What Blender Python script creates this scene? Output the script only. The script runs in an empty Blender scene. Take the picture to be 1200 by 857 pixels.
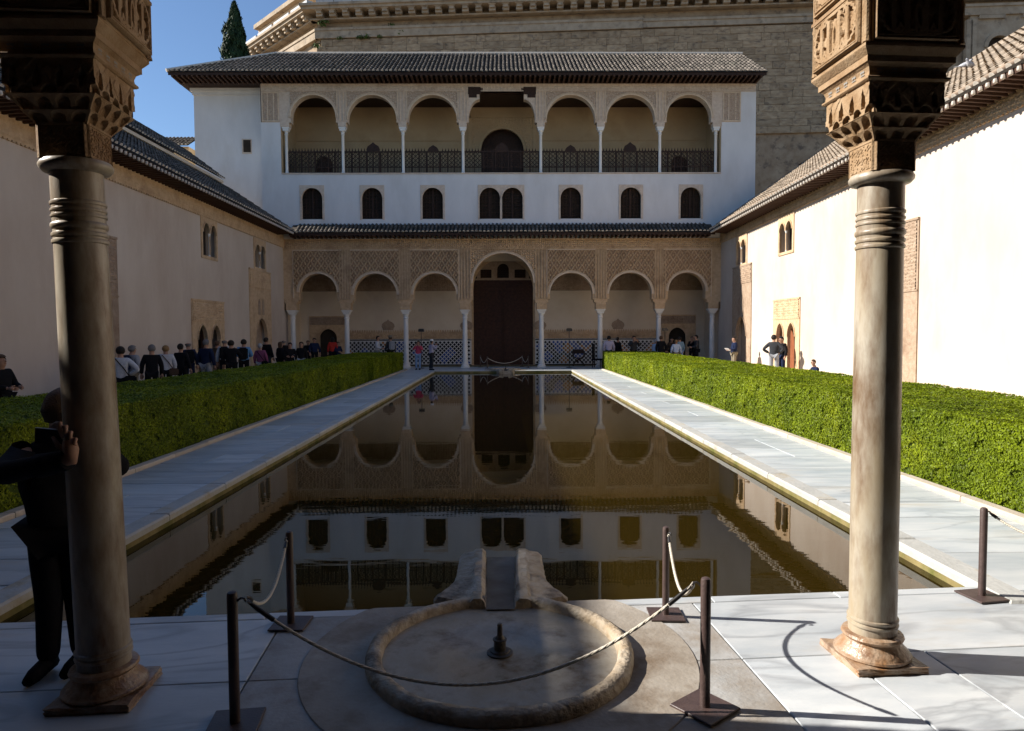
import bpy, bmesh, math, random
import numpy as np
from mathutils import Vector, Matrix
R = math.radians
random.seed(7); rng = np.random.default_rng(11)
scene = bpy.context.scene
col = scene.collection

# ------------------------------------------------------------------ camera
FPX, CX, CY = 810.0, 600.0, 428.5          # focal length and centre in photo pixels
YAW, PITCH, ROLL = 10/810, 37/810, 0.0045
CAM = np.array([0.0, 0.0, 1.92])
fw = np.array([math.sin(YAW)*math.cos(PITCH), math.cos(YAW)*math.cos(PITCH), -math.sin(PITCH)])
r0 = np.array([math.cos(YAW), -math.sin(YAW), 0.0]); u0 = np.cross(r0, fw)
rt = math.cos(ROLL)*r0 - math.sin(ROLL)*u0
up = math.sin(ROLL)*r0 + math.cos(ROLL)*u0
cd = bpy.data.cameras.new('camera'); cam = bpy.data.objects.new('camera', cd); col.objects.link(cam)
cam.matrix_world = Matrix(((rt[0], up[0], -fw[0], CAM[0]), (rt[1], up[1], -fw[1], CAM[1]), (rt[2], up[2], -fw[2], CAM[2]), (0, 0, 0, 1)))
cd.sensor_fit = 'HORIZONTAL'; cd.sensor_width = 36; cd.lens = FPX/1200*36
cd.clip_start = 0.05; cd.clip_end = 3000
scene.camera = cam
def P(px, py, X=None, Y=None, Z=None):
    """world point on the ray of a photo pixel where it meets the plane X, Y or Z"""
    d = fw*FPX + rt*(px-CX) + up*(CY-py)
    t = (X-CAM[0])/d[0] if X is not None else (Y-CAM[1])/d[1] if Y is not None else (Z-CAM[2])/d[2]
    return CAM + d*t

# ------------------------------------------------------------------ light
SUN_EL, SUN_AZ = R(32.5), R(7.5)            # sun to the left (-x), a little beyond
world = bpy.data.worlds.new('World'); scene.world = world; world.use_nodes = True
wn = world.node_tree; bgn = wn.nodes['Background']
sky = wn.nodes.new('ShaderNodeTexSky'); sky.sky_type = 'NISHITA'; sky.sun_disc = False
sky.sun_elevation = SUN_EL; sky.sun_rotation = R(-82.5); sky.altitude = 700; sky.air_density = 1.0; sky.dust_density = 0.15; sky.ozone_density = 4.0
wn.links.new(sky.outputs[0], bgn.inputs[0]); bgn.inputs[1].default_value = 0.075
sd = bpy.data.lights.new('sun', 'SUN'); sd.energy = 5.0; sd.angle = R(0.53); sd.color = (1.0, 0.94, 0.86)
sun = bpy.data.objects.new('sun', sd); col.objects.link(sun)
sdir = Vector((-math.cos(SUN_EL)*math.cos(SUN_AZ), math.cos(SUN_EL)*math.sin(SUN_AZ), math.sin(SUN_EL)))
sun.rotation_euler = sdir.to_track_quat('Z', 'Y').to_euler(); sun.location = (-30, 10, 40)
scene.view_settings.view_transform = 'Standard'; scene.view_settings.look = 'None'
scene.view_settings.exposure = 0.95; scene.view_settings.gamma = 1.0

# ------------------------------------------------------------------ materials
MATS = {}
def mat(name, c1, c2=None, scale=3.0, detail=6.0, rough=0.8, bump=0.0, bscale=40.0, rand=0.0, spec=0.3, stretch=(1, 1, 1),
        stain=None, stscale=0.7, stlo=0.55, sthi=0.75, sheen=0, island=0.0, metallic=0.0, transl=0.0, vein=None, vscale=1.2, vw=0.035):
    m = bpy.data.materials.new(name); m.use_nodes = True; MATS[name] = m
    nt = m.node_tree; N = nt.nodes; L = nt.links; b = N['Principled BSDF']
    b.inputs['Roughness'].default_value = rough; b.inputs['Specular IOR Level'].default_value = spec; b.inputs['Metallic'].default_value = metallic
    c2 = c2 or c1
    tc = N.new('ShaderNodeTexCoord'); mp = N.new('ShaderNodeMapping'); mp.inputs['Scale'].default_value = stretch
    L.new(tc.outputs['Object'], mp.inputs[0])
    vec = mp.outputs[0]
    if rand:
        oi = N.new('ShaderNodeObjectInfo'); cm = N.new('ShaderNodeCombineXYZ'); ml = N.new('ShaderNodeMath'); ml.operation = 'MULTIPLY'; ml.inputs[1].default_value = 57.0
        L.new(oi.outputs['Random'], ml.inputs[0]); L.new(ml.outputs[0], cm.inputs[0]); L.new(ml.outputs[0], cm.inputs[2])
        ad = N.new('ShaderNodeVectorMath'); ad.operation = 'ADD'; L.new(vec, ad.inputs[0]); L.new(cm.outputs[0], ad.inputs[1]); vec = ad.outputs[0]
    nz = N.new('ShaderNodeTexNoise'); nz.inputs['Scale'].default_value = scale; nz.inputs['Detail'].default_value = detail; nz.inputs['Roughness'].default_value = 0.6
    L.new(vec, nz.inputs['Vector'])
    rp = N.new('ShaderNodeValToRGB'); rp.color_ramp.elements[0].position = 0.32; rp.color_ramp.elements[1].position = 0.68
    rp.color_ramp.elements[0].color = (*c1, 1); rp.color_ramp.elements[1].color = (*c2, 1)
    L.new(nz.outputs['Fac'], rp.inputs[0]); out = rp.outputs[0]
    if stain:
        n2 = N.new('ShaderNodeTexNoise'); n2.inputs['Scale'].default_value = stscale; n2.inputs['Detail'].default_value = 8; n2.inputs['Roughness'].default_value = 0.65
        L.new(vec, n2.inputs['Vector'])
        mr = N.new('ShaderNodeMapRange'); mr.inputs['From Min'].default_value = stlo; mr.inputs['From Max'].default_value = sthi
        L.new(n2.outputs['Fac'], mr.inputs[0])
        mx = N.new('ShaderNodeMix'); mx.data_type = 'RGBA'; L.new(mr.outputs[0], mx.inputs['Factor']); L.new(out, mx.inputs['A']); mx.inputs['B'].default_value = (*stain, 1); out = mx.outputs['Result']
    if vein:
        n4 = N.new('ShaderNodeTexNoise'); n4.inputs['Scale'].default_value = vscale; n4.inputs['Detail'].default_value = 6; n4.inputs['Distortion'].default_value = 1.2; L.new(vec, n4.inputs['Vector'])
        m1 = N.new('ShaderNodeMath'); m1.operation = 'SUBTRACT'; m1.inputs[1].default_value = 0.5; L.new(n4.outputs['Fac'], m1.inputs[0])
        m2 = N.new('ShaderNodeMath'); m2.operation = 'ABSOLUTE'; L.new(m1.outputs[0], m2.inputs[0])
        mv = N.new('ShaderNodeMapRange'); mv.inputs['From Min'].default_value = 0.0; mv.inputs['From Max'].default_value = vw; mv.inputs['To Min'].default_value = 0.75; mv.inputs['To Max'].default_value = 0.0; L.new(m2.outputs[0], mv.inputs[0])
        mxv = N.new('ShaderNodeMix'); mxv.data_type = 'RGBA'; L.new(mv.outputs[0], mxv.inputs['Factor']); L.new(out, mxv.inputs['A']); mxv.inputs['B'].default_value = (*vein, 1); out = mxv.outputs['Result']
    if rand or island:
        if island:
            ge = N.new('ShaderNodeNewGeometry'); rs = ge.outputs['Random Per Island']; amt = island
        else:
            rs = oi.outputs['Random']; amt = rand
        mr2 = N.new('ShaderNodeMapRange'); mr2.inputs['To Min'].default_value = 1-amt; mr2.inputs['To Max'].default_value = 1+amt; L.new(rs, mr2.inputs[0])
        hs = N.new('ShaderNodeHueSaturation'); L.new(out, hs.inputs['Color']); L.new(mr2.outputs[0], hs.inputs['Value']); out = hs.outputs[0]
    L.new(out, b.inputs['Base Color'])
    if bump:
        n3 = N.new('ShaderNodeTexNoise'); n3.inputs['Scale'].default_value = bscale; n3.inputs['Detail'].default_value = 5
        L.new(vec, n3.inputs['Vector'])
        bp = N.new('ShaderNodeBump'); bp.inputs['Strength'].default_value = bump; bp.inputs['Distance'].default_value = 0.02
        L.new(n3.outputs['Fac'], bp.inputs['Height']); L.new(bp.outputs[0], b.inputs['Normal'])
    if transl:
        tr = N.new('ShaderNodeBsdfTranslucent'); L.new(out, tr.inputs['Color']); mxs = N.new('ShaderNodeMixShader'); mxs.inputs[0].default_value = transl
        L.new(b.outputs[0], mxs.inputs[1]); L.new(tr.outputs[0], mxs.inputs[2]); L.new(mxs.outputs[0], N['Material Output'].inputs['Surface'])
    return m
mat('trim_stucco', (0.60, 0.46, 0.32), (0.70, 0.57, 0.43), 6, 7, 0.9, 0.4, 26)
mat('plaster', (0.53, 0.435, 0.35), (0.62, 0.53, 0.44), 0.7, 9, 0.9, 0.35, 7, stain=(0.47, 0.36, 0.28), stscale=0.5, stlo=0.50, sthi=0.80, stretch=(1, 1, 0.45))
mat('white_plaster', (0.62, 0.61, 0.60), (0.72, 0.71, 0.70), 0.8, 8, 0.9, 0.25, 7, stain=(0.56, 0.525, 0.48), stscale=0.55, stlo=0.52, sthi=0.85, stretch=(1, 1, 0.4))
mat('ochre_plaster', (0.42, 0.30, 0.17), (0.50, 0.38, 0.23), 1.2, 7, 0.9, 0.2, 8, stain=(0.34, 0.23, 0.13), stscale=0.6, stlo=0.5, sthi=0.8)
mat('cream_plaster', (0.66, 0.54, 0.40), (0.73, 0.62, 0.48), 1.0, 7, 0.9, 0.2, 8, stain=(0.45, 0.33, 0.22), stscale=0.5, stlo=0.55, sthi=0.8)
mat('stucco', (0.51, 0.35, 0.205), (0.64, 0.465, 0.295), 6, 8, 0.9, 0.7, 26, stain=(0.34, 0.22, 0.13), stscale=1.1, stlo=0.5, sthi=0.75)
mat('pale_stucco', (0.55, 0.43, 0.33), (0.66, 0.55, 0.44), 6, 8, 0.9, 0.6, 24, stain=(0.42, 0.31, 0.23), stscale=1.1, stlo=0.52, sthi=0.78)
mat('brown_stucco', (0.31, 0.22, 0.15), (0.43, 0.325, 0.235), 7, 8, 0.9, 0.9, 22, stain=(0.22, 0.14, 0.09), stscale=1.0, stlo=0.5, sthi=0.75)
mat('spandrel_stucco', (0.42, 0.31, 0.225), (0.52, 0.405, 0.305), 7, 8, 0.9, 0.7, 26)
mat('shaded_field_stucco', (0.34, 0.22, 0.13), (0.46, 0.31, 0.19), 7, 8, 0.9, 0.7, 26, stain=(0.26, 0.17, 0.10), stscale=1.1, stlo=0.5, sthi=0.75)
mat('carved_stone', (0.27, 0.165, 0.08), (0.40, 0.285, 0.175), 9, 8, 0.85, 0.35, 90, stain=(0.19, 0.105, 0.05), stscale=3.0, stlo=0.5, sthi=0.75)
mat('column_marble', (0.33, 0.26, 0.165), (0.48, 0.45, 0.385), 2.0, 10, 0.38, 0.025, 40, spec=0.45, stain=(0.13, 0.068, 0.028), stscale=2.2, stlo=0.43, sthi=0.66, stretch=(2.2, 2.2, 0.6))
mat('base_marble', (0.28, 0.14, 0.058), (0.43, 0.345, 0.26), 9, 10, 0.33, 0.35, 45, spec=0.5, stain=(0.15, 0.07, 0.032), stscale=7, stlo=0.48, sthi=0.66)
mat('far_marble', (0.70, 0.68, 0.64), (0.78, 0.76, 0.72), 3, 5, 0.5, rand=0.04)
mat('sunlit_roof_tile', (0.26, 0.20, 0.14), (0.44, 0.355, 0.265), 5, 6, 0.9, 0.3, 60, island=0.30, stain=(0.16, 0.13, 0.10), stscale=0.9, stlo=0.52, sthi=0.74)  # lit copy of the roof tile, sunlight put into its paler colour
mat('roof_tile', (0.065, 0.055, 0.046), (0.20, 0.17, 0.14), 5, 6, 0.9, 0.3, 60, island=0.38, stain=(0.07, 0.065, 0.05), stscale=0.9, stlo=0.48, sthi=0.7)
mat('tile_single', (0.30, 0.21, 0.14), (0.46, 0.35, 0.25), 8, 6, 0.9, 0.3, 60, rand=0.25)
mat('mortar', (0.42, 0.37, 0.31), (0.60, 0.55, 0.48), 14, 5, 0.95, 0.3, 40, island=0.25)
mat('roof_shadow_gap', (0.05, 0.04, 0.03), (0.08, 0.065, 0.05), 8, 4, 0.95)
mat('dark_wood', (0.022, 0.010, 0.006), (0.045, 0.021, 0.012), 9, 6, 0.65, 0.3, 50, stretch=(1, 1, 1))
mat('eave_wood', (0.045, 0.021, 0.012), (0.085, 0.042, 0.024), 9, 6, 0.7, 0.3, 50)
mat('door_wood', (0.030, 0.011, 0.006), (0.065, 0.024, 0.012), 6, 6, 0.6, 0.3, 40)
mat('red_wood', (0.20, 0.065, 0.028), (0.27, 0.095, 0.04), 6, 6, 0.6, 0.2, 40)
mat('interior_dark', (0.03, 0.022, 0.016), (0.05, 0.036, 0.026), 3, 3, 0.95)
mat('palace_stone', (0.30, 0.205, 0.12), (0.48, 0.365, 0.24), 2.2, 9, 0.95, 0.8, 5, rand=0.16, stain=(0.16, 0.12, 0.09), stscale=2.4, stlo=0.53, sthi=0.68)
mat('palace_core', (0.29, 0.20, 0.125), (0.44, 0.335, 0.225), 1.2, 9, 0.95, 0.9, 4, stain=(0.16, 0.12, 0.09), stscale=1.6, stlo=0.53, sthi=0.68)
mat('palace_trim', (0.34, 0.265, 0.185), (0.48, 0.39, 0.285), 1.5, 9, 0.95, 0.6, 6, rand=0.08, stain=(0.15, 0.13, 0.11), stscale=1.2, stlo=0.54, sthi=0.72)
mat('lead', (0.30, 0.32, 0.34), (0.40, 0.42, 0.44), 3, 5, 0.6)
mat('dark_rear_floor', (0.12, 0.065, 0.04), (0.17, 0.095, 0.06), 4, 6, 0.8, rand=0.1)  # dark colour of the unseen rear floor rows, chosen to cut bounced light
mat('floor_marble', (0.39, 0.425, 0.45), (0.57, 0.585, 0.585), 1.6, 9, 0.36, 0.08, 30, rand=0.13, spec=0.4, stain=(0.42, 0.36, 0.28), stscale=0.9, stlo=0.55, sthi=0.8, stretch=(0.7, 2.2, 1), vein=(0.29, 0.305, 0.32), vscale=0.7, vw=0.045)
mat('path_marble', (0.36, 0.40, 0.425), (0.56, 0.575, 0.57), 1.3, 9, 0.42, 0.08, 30, rand=0.16, spec=0.35, stain=(0.40, 0.34, 0.26), stscale=1.0, stlo=0.56, sthi=0.8, stretch=(0.6, 2.6, 1), vein=(0.33, 0.355, 0.37), vscale=0.8, vw=0.04)
mat('coping', (0.37, 0.37, 0.345), (0.50, 0.495, 0.465), 2.0, 8, 0.7, 0.3, 30, rand=0.07, stain=(0.33, 0.25, 0.13), stscale=2.0, stlo=0.52, sthi=0.72)
mat('kerb', (0.46, 0.385, 0.30), (0.56, 0.49, 0.41), 3, 7, 0.8, 0.3, 30, rand=0.08, stain=(0.40, 0.32, 0.23), stscale=3, stlo=0.55, sthi=0.8)
mat('pool_wall', (0.17, 0.135, 0.05), (0.28, 0.225, 0.10), 3, 8, 0.8, 0.4, 20, stain=(0.10, 0.11, 0.02), stscale=2.0, stlo=0.45, sthi=0.65)
mat('walk_stone', (0.50, 0.44, 0.36), (0.58, 0.52, 0.44), 2, 7, 0.8, 0.2, 20)
mat('basin_stone', (0.35, 0.265, 0.17), (0.54, 0.475, 0.38), 7, 12, 0.6, 1.0, 22, stain=(0.11, 0.075, 0.045), stscale=3.0, stlo=0.50, sthi=0.66)
mat('surround_stone', (0.32, 0.315, 0.30), (0.47, 0.47, 0.46), 2.2, 9, 0.6, 0.2, 40, rand=0.05, stain=(0.22, 0.165, 0.11), stscale=1.5, stlo=0.48, sthi=0.72)
mat('ring_stone', (0.25, 0.21, 0.165), (0.40, 0.365, 0.315), 2.2, 9, 0.6, 0.2, 40, stain=(0.15, 0.105, 0.065), stscale=1.8, stlo=0.48, sthi=0.70)
mat('bowl_stone', (0.30, 0.255, 0.19), (0.46, 0.43, 0.37), 3, 10, 0.24, 0.15, 40, spec=0.5, stain=(0.16, 0.11, 0.06), stscale=3, stlo=0.48, sthi=0.66, )
mat('wet_stone', (0.10, 0.095, 0.085), (0.20, 0.20, 0.19), 5, 8, 0.06, 0.05, 30, spec=0.7)
mat('bronze', (0.035, 0.028, 0.02), (0.07, 0.055, 0.04), 20, 5, 0.5, 0.3, 80, spec=0.5)
mat('iron', (0.055, 0.035, 0.032), (0.085, 0.055, 0.048), 12, 5, 0.45, 0.15, 80, spec=0.5)
mat('dark_metal', (0.015, 0.013, 0.012), (0.03, 0.026, 0.024), 12, 5, 0.4, spec=0.5)
mat('rope_fibre', (0.52, 0.47, 0.38), (0.66, 0.61, 0.52), 60, 4, 0.9, 0.4, 200)
mat('hedge_leaf', (0.095, 0.140, 0.003), (0.20, 0.255, 0.005), 1.3, 6, 0.55, island=0.45, spec=0.25, transl=0.3, stain=(0.30, 0.34, 0.008), stscale=0.8, stlo=0.5, sthi=0.75)
mat('hedge_core', (0.035, 0.058, 0.005), (0.060, 0.090, 0.007), 9, 6, 0.9, 0.8, 25)
mat('cypress_leaf', (0.012, 0.030, 0.012), (0.028, 0.055, 0.020), 1.5, 5, 0.7, island=0.4, spec=0.2)
mat('weed_leaf', (0.04, 0.08, 0.015), (0.07, 0.12, 0.02), 3, 4, 0.7, island=0.3)
mat('bark', (0.10, 0.075, 0.05), (0.16, 0.12, 0.09), 8, 6, 0.9, 0.6, 20)
mat('soil', (0.16, 0.12, 0.08), (0.24, 0.19, 0.13), 3, 8, 0.95, 0.5, 12)
mat('zellige_white', (0.55, 0.56, 0.55), (0.66, 0.66, 0.64), 5, 4, 0.3, island=0.1)
mat('zellige_black', (0.012, 0.012, 0.016), (0.025, 0.025, 0.03), 5, 4, 0.25, island=0.3)
mat('zellige_blue', (0.02, 0.05, 0.22), (0.04, 0.09, 0.30), 5, 4, 0.25, island=0.3)
mat('zellige_amber', (0.28, 0.11, 0.02), (0.38, 0.17, 0.04), 5, 4, 0.25, island=0.3)
mat('skin', (0.36, 0.20, 0.13), (0.44, 0.26, 0.18), 12, 3, 0.55)
mat('blue_paint', (0.27, 0.26, 0.24), None, 5, 3, 0.8)
mat('pigeon_grey', (0.30, 0.31, 0.34), (0.55, 0.55, 0.56), 20, 3, 0.7)
for nm, c in dict(black=(0.010, 0.010, 0.012), navy=(0.012, 0.018, 0.045), grey=(0.24, 0.25, 0.27), lightgrey=(0.40, 0.42, 0.46), white=(0.66, 0.66, 0.66),
                  khaki=(0.20, 0.17, 0.12), red=(0.36, 0.030, 0.022), pink=(0.50, 0.07, 0.12), plum=(0.20, 0.06, 0.12), jeans=(0.20, 0.30, 0.48), blue=(0.10, 0.24, 0.45),
                  lilac=(0.36, 0.34, 0.44), brown=(0.07, 0.045, 0.03), paleblue=(0.42, 0.50, 0.62), charcoal=(0.035, 0.037, 0.042), denim=(0.16, 0.26, 0.36)).items():
    mat('cloth_'+nm, c, tuple(min(1, k*1.25) for k in c), 18, 4, 0.9, 0.25, 60, spec=0.1)
for nm, c in dict(dark=(0.012, 0.009, 0.007), brown=(0.07, 0.04, 0.022), grey=(0.13, 0.125, 0.125), white=(0.28, 0.28, 0.28), blond=(0.22, 0.13, 0.055)).items():
    mat('hair_'+nm, c, tuple(k*1.4 for k in c), 40, 4, 0.7, 0.5, 120)

def water_material():
    m = bpy.data.materials.new('pool_water'); m.use_nodes = True; nt = m.node_tree; N = nt.nodes; L = nt.links; b = N['Principled BSDF']
    b.inputs['Base Color'].default_value = (0.023, 0.0145, 0.0018, 1); b.inputs['Roughness'].default_value = 0.0
    b.inputs['IOR'].default_value = 1.40; b.inputs['Specular IOR Level'].default_value = 0.5
    tc = N.new('ShaderNodeTexCoord'); mp = N.new('ShaderNodeMapping'); mp.inputs['Scale'].default_value = (0.8, 2.6, 1); L.new(tc.outputs['Object'], mp.inputs[0])
    n1 = N.new('ShaderNodeTexNoise'); n1.inputs['Scale'].default_value = 1.6; n1.inputs['Detail'].default_value = 3.5; n1.inputs['Roughness'].default_value = 0.5; L.new(mp.outputs[0], n1.inputs['Vector'])
    bp = N.new('ShaderNodeBump'); bp.inputs['Strength'].default_value = 0.06; bp.inputs['Distance'].default_value = 0.012
    L.new(n1.outputs['Fac'], bp.inputs['Height']); L.new(bp.outputs[0], b.inputs['Normal'])
    MATS['pool_water'] = m
water_material()

# ------------------------------------------------------------------ mesh helpers
class MB:
    def __init__(s, fn=None): s.v = []; s.f = []; s.m = []; s.fn = fn
    def add(s, vs, fs, mi=0):
        o = len(s.v)
        s.v.extend([s.fn(*p) for p in vs] if s.fn else [tuple(p) for p in vs])
        for f in fs: s.f.append(tuple(i+o for i in f)); s.m.append(mi)
    def box(s, a0, b0, c0, a1, b1, c1, mi=0):
        s.add([(a0, b0, c0), (a1, b0, c0), (a1, b1, c0), (a0, b1, c0), (a0, b0, c1), (a1, b0, c1), (a1, b1, c1), (a0, b1, c1)],
              [(0, 3, 2, 1), (4, 5, 6, 7), (0, 1, 5, 4), (1, 2, 6, 5), (2, 3, 7, 6), (3, 0, 4, 7)], mi)
    def bar(s, p, q, w, h, upv=(0, 0, 1), mi=0):
        p = Vector(p); q = Vector(q); d = (q-p).normalized(); u = Vector(upv); sd_ = d.cross(u)
        if sd_.length < 1e-5: sd_ = d.cross(Vector((1, 0, 0)))
        sd_.normalize(); u = sd_.cross(d); a = sd_*w/2; b = u*h/2
        s.add([p-a-b, p+a-b, p+a+b, p-a+b, q-a-b, q+a-b, q+a+b, q-a+b], [(0, 3, 2, 1), (4, 5, 6, 7), (0, 1, 5, 4), (1, 2, 6, 5), (2, 3, 7, 6), (3, 0, 4, 7)], mi)
    def lathe(s, prof, n=24, c=(0, 0, 0), mi=0, wob=0.0):
        vs = []; fs = []; m = len(prof)
        for r, z in prof:
            for k in range(n):
                a = 2*math.pi*k/n; rr = r*(1+wob*(random.random()-.5)) if wob else r
                vs.append((c[0]+rr*math.cos(a), c[1]+rr*math.sin(a), c[2]+z))
        for i in range(m-1):
            for k in range(n):
                fs.append((i*n+k, i*n+(k+1) % n, (i+1)*n+(k+1) % n, (i+1)*n+k))
        fs.append(tuple(range(n-1, -1, -1))); fs.append(tuple((m-1)*n+k for k in range(n)))
        s.add(vs, fs, mi)
    def tube(s, pts, r, n=8, mi=0):
        pts = [Vector(p) for p in pts]; vs = []; fs = []; prev = None
        for i, p in enumerate(pts):
            t = (pts[min(i+1, len(pts)-1)]-pts[max(i-1, 0)]).normalized()
            if prev is None: a = t.orthogonal().normalized()
            else: a = (prev - t*prev.dot(t)).normalized()
            prev = a; b = t.cross(a); rr = r[i] if isinstance(r, (list, tuple)) else r
            for k in range(n):
                th = 2*math.pi*k/n; vs.append(p+a*rr*math.cos(th)+b*rr*math.sin(th))
        for i in range(len(pts)-1):
            for k in range(n): fs.append((i*n+k, i*n+(k+1) % n, (i+1)*n+(k+1) % n, (i+1)*n+k))
        fs.append(tuple(range(n-1, -1, -1))); fs.append(tuple((len(pts)-1)*n+k for k in range(n)))
        s.add(vs, fs, mi)
    def curtain(s, us, zb, zt, d0, d1, mi=0):
        """wall plate between depth d0 and d1 whose lower edge follows zb over us; zt is a number or list"""
        n = len(us); zt = zt if isinstance(zt, (list, tuple)) else [zt]*n
        for i in range(n-1):
            a, b = us[i], us[i+1]
            if abs(a-b) > 1e-6:
                s.add([(a, d0, zb[i]), (b, d0, zb[i+1]), (b, d0, zt[i+1]), (a, d0, zt[i]), (a, d1, zb[i]), (b, d1, zb[i+1]), (b, d1, zt[i+1]), (a, d1, zt[i])],
                      [(0, 1, 2, 3), (5, 4, 7, 6), (3, 2, 6, 7), (4, 5, 1, 0)], mi)
            else:
                s.add([(a, d0, zb[i]), (a, d0, zb[i+1]), (a, d1, zb[i+1]), (a, d1, zb[i])], [(0, 1, 2, 3)], mi)
        for i, sgn in ((0, 0), (n-1, 1)):
            s.add([(us[i], d0, zb[i]), (us[i], d0, zt[i]), (us[i], d1, zt[i]), (us[i], d1, zb[i])], [(0, 1, 2, 3)], mi)
    def arc_band(s, uc, zc, r0, r1, a0, a1, d0, d1, n=24, mi=0):
        vs = []; fs = []
        for i in range(n+1):
            a = a0+(a1-a0)*i/n; c, q = math.cos(a), math.sin(a)
            vs += [(uc+r0*c, d0, zc+r0*q), (uc+r1*c, d0, zc+r1*q), (uc+r1*c, d1, zc+r1*q), (uc+r0*c, d1, zc+r0*q)]
        for i in range(n):
            o = 4*i
            for k in range(4): fs.append((o+k, o+(k+1) % 4, o+4+(k+1) % 4, o+4+k))
        fs += [(0, 1, 2, 3), tuple(4*n+k for k in (3, 2, 1, 0))]
        s.add(vs, fs, mi)
    def holes(s, u0, u1, z0, z1, rects, d0, depth, mi=0, mj=None):
        """front sheet of a wall with rectangular holes and their jambs"""
        mj = mi if mj is None else mj
        us = sorted({u0, u1, *[r[0] for r in rects], *[r[1] for r in rects]}); zs = sorted({z0, z1, *[r[2] for r in rects], *[r[3] for r in rects]})
        for i in range(len(us)-1):
            for j in range(len(zs)-1):
                cu, cz = (us[i]+us[i+1])/2, (zs[j]+zs[j+1])/2
                if any(r[0] < cu < r[1] and r[2] < cz < r[3] for r in rects): continue
                s.add([(us[i], d0, zs[j]), (us[i+1], d0, zs[j]), (us[i+1], d0, zs[j+1]), (us[i], d0, zs[j+1])], [(0, 1, 2, 3)], mi)
        for a, b, c, d in rects:
            s.add([(a, d0, c), (b, d0, c), (b, d0, d), (a, d0, d), (a, d0+depth, c), (b, d0+depth, c), (b, d0+depth, d), (a, d0+depth, d)],
                  [(0, 1, 5, 4), (1, 2, 6, 5), (2, 3, 7, 6), (3, 0, 4, 7)], mj)
    def build(s, name, mats, parent=None, smooth=False, loc=None, weld=False):
        me = bpy.data.meshes.new(name)
        me.from_pydata([tuple(p) for p in s.v], [], s.f)
        mats = mats if isinstance(mats, (list, tuple)) else [mats]
        for m in mats: me.materials.append(MATS[m])
        if any(s.m): me.polygons.foreach_set('material_index', s.m)
        if weld or not smooth:
            bm = bmesh.new(); bm.from_mesh(me)
            if weld: bmesh.ops.remove_doubles(bm, verts=bm.verts, dist=1e-5)
            bmesh.ops.recalc_face_normals(bm, faces=bm.faces) if len(bm.faces) < 60000 else None
            bm.to_mesh(me); bm.free()
        if smooth:
            me.polygons.foreach_set('use_smooth', [True]*len(me.polygons))
            if smooth != 'all': me.set_sharp_from_angle(angle=R(40))
        me.update()
        return link(name, me, parent, loc)
def link(name, me, parent=None, loc=None):
    o = bpy.data.objects.new(name, me); col.objects.link(o)
    if parent is not None: o.parent = parent
    if loc is not None: o.location = loc
    return o
def empty(name, loc=(0, 0, 0), parent=None, rz=0.0):
    o = bpy.data.objects.new(name, None); col.objects.link(o); o.location = loc; o.rotation_euler = (0, 0, rz); o.empty_display_size = 0.2
    if parent is not None: o.parent = parent
    return o
def tag(o, label=None, cat=None, group=None, kind=None):
    if label: o['label'] = label
    if cat: o['category'] = cat
    if group: o['group'] = group
    if kind: o['kind'] = kind
    return o
def arch_curve(uc, half, zs, rise, n=18, p=2.0):
    """(u, z) along an arch from left to right springing at zs; p below 2 makes it pointed"""
    out = []
    for i in range(n+1):
        a = math.pi*(1-i/n); c = math.cos(a)
        out.append((uc+half*c, zs+rise*max(0.0, 1-abs(c)**p)**(1/2.0)))
    return out
def arch_plate(mb, u0, u1, z0, z1, d0, d1, arches, mi=0):
    """rectangular plate with arched openings (uc, half, zbase, zspring, rise, p)"""
    us, zb = [u0], [z0]
    for uc, h, zbase, zs, rise, p in sorted(arches):
        us.append(uc-h); zb.append(z0)
        for a, b in arch_curve(uc, h, zs, rise, 16, p): us.append(a); zb.append(b)
        us.append(uc+h); zb.append(z0)
        if zbase > z0+1e-4: mb.box(uc-h, d0, z0, uc+h, d1, zbase, mi)
    us.append(u1); zb.append(z0)
    mb.curtain(us, zb, z1, d0, d1, mi)
def hfield(mb, u0, u1, z0, z1, nu, nz, fn, d0, mask=None, mi=0):
    """relief sheet: depth d0 minus the height fn(U, Z)"""
    U, Z = np.meshgrid(np.linspace(u0, u1, nu), np.linspace(z0, z1, nz)); H = fn(U, Z)
    vs = list(zip(U.ravel().tolist(), (d0-H).ravel().tolist(), Z.ravel().tolist())); fs = []
    K = mask(U, Z) if mask is not None else None
    for j in range(nz-1):
        for i in range(nu-1):
            if K is not None and not (K[j, i] and K[j, i+1] and K[j+1, i] and K[j+1, i+1]): continue
            a = j*nu+i; fs.append((a, a+1, a+nu+1, a+nu))
    mb.add(vs, fs, mi)
def seg_dist(U, Z, segs):
    D = np.full(U.shape, 9.0)
    for (a, b, c, d) in segs:
        vx, vz = c-a, d-b; l2 = vx*vx+vz*vz+1e-12
        t = np.clip(((U-a)*vx+(Z-b)*vz)/l2, 0, 1)
        D = np.minimum(D, np.hypot(U-a-t*vx, Z-b-t*vz))
    return D
def poly_segs(pts): return [(*pts[i], *pts[i+1]) for i in range(len(pts)-1)]
def sstep(x, a, b):
    t = np.clip((x-a)/(b-a), 0, 1); return t*t*(3-2*t)
def tex_relief(U, Z, s=0.05, amp=1.0):
    """small repeating leaf ornament"""
    a = np.sin(U/s*2*math.pi)*np.sin(Z/s*2*math.pi); b = np.sin((U+Z)/s*4.1)*np.sin((U-Z)/s*4.1)
    return amp*sstep(np.abs(a+0.6*b), 0.25, 0.75)
def copy_tree(o, parent=None):
    c = o.copy(); col.objects.link(c); c.parent = parent
    for ch in list(o.children): copy_tree(ch, c)
    return c
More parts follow.
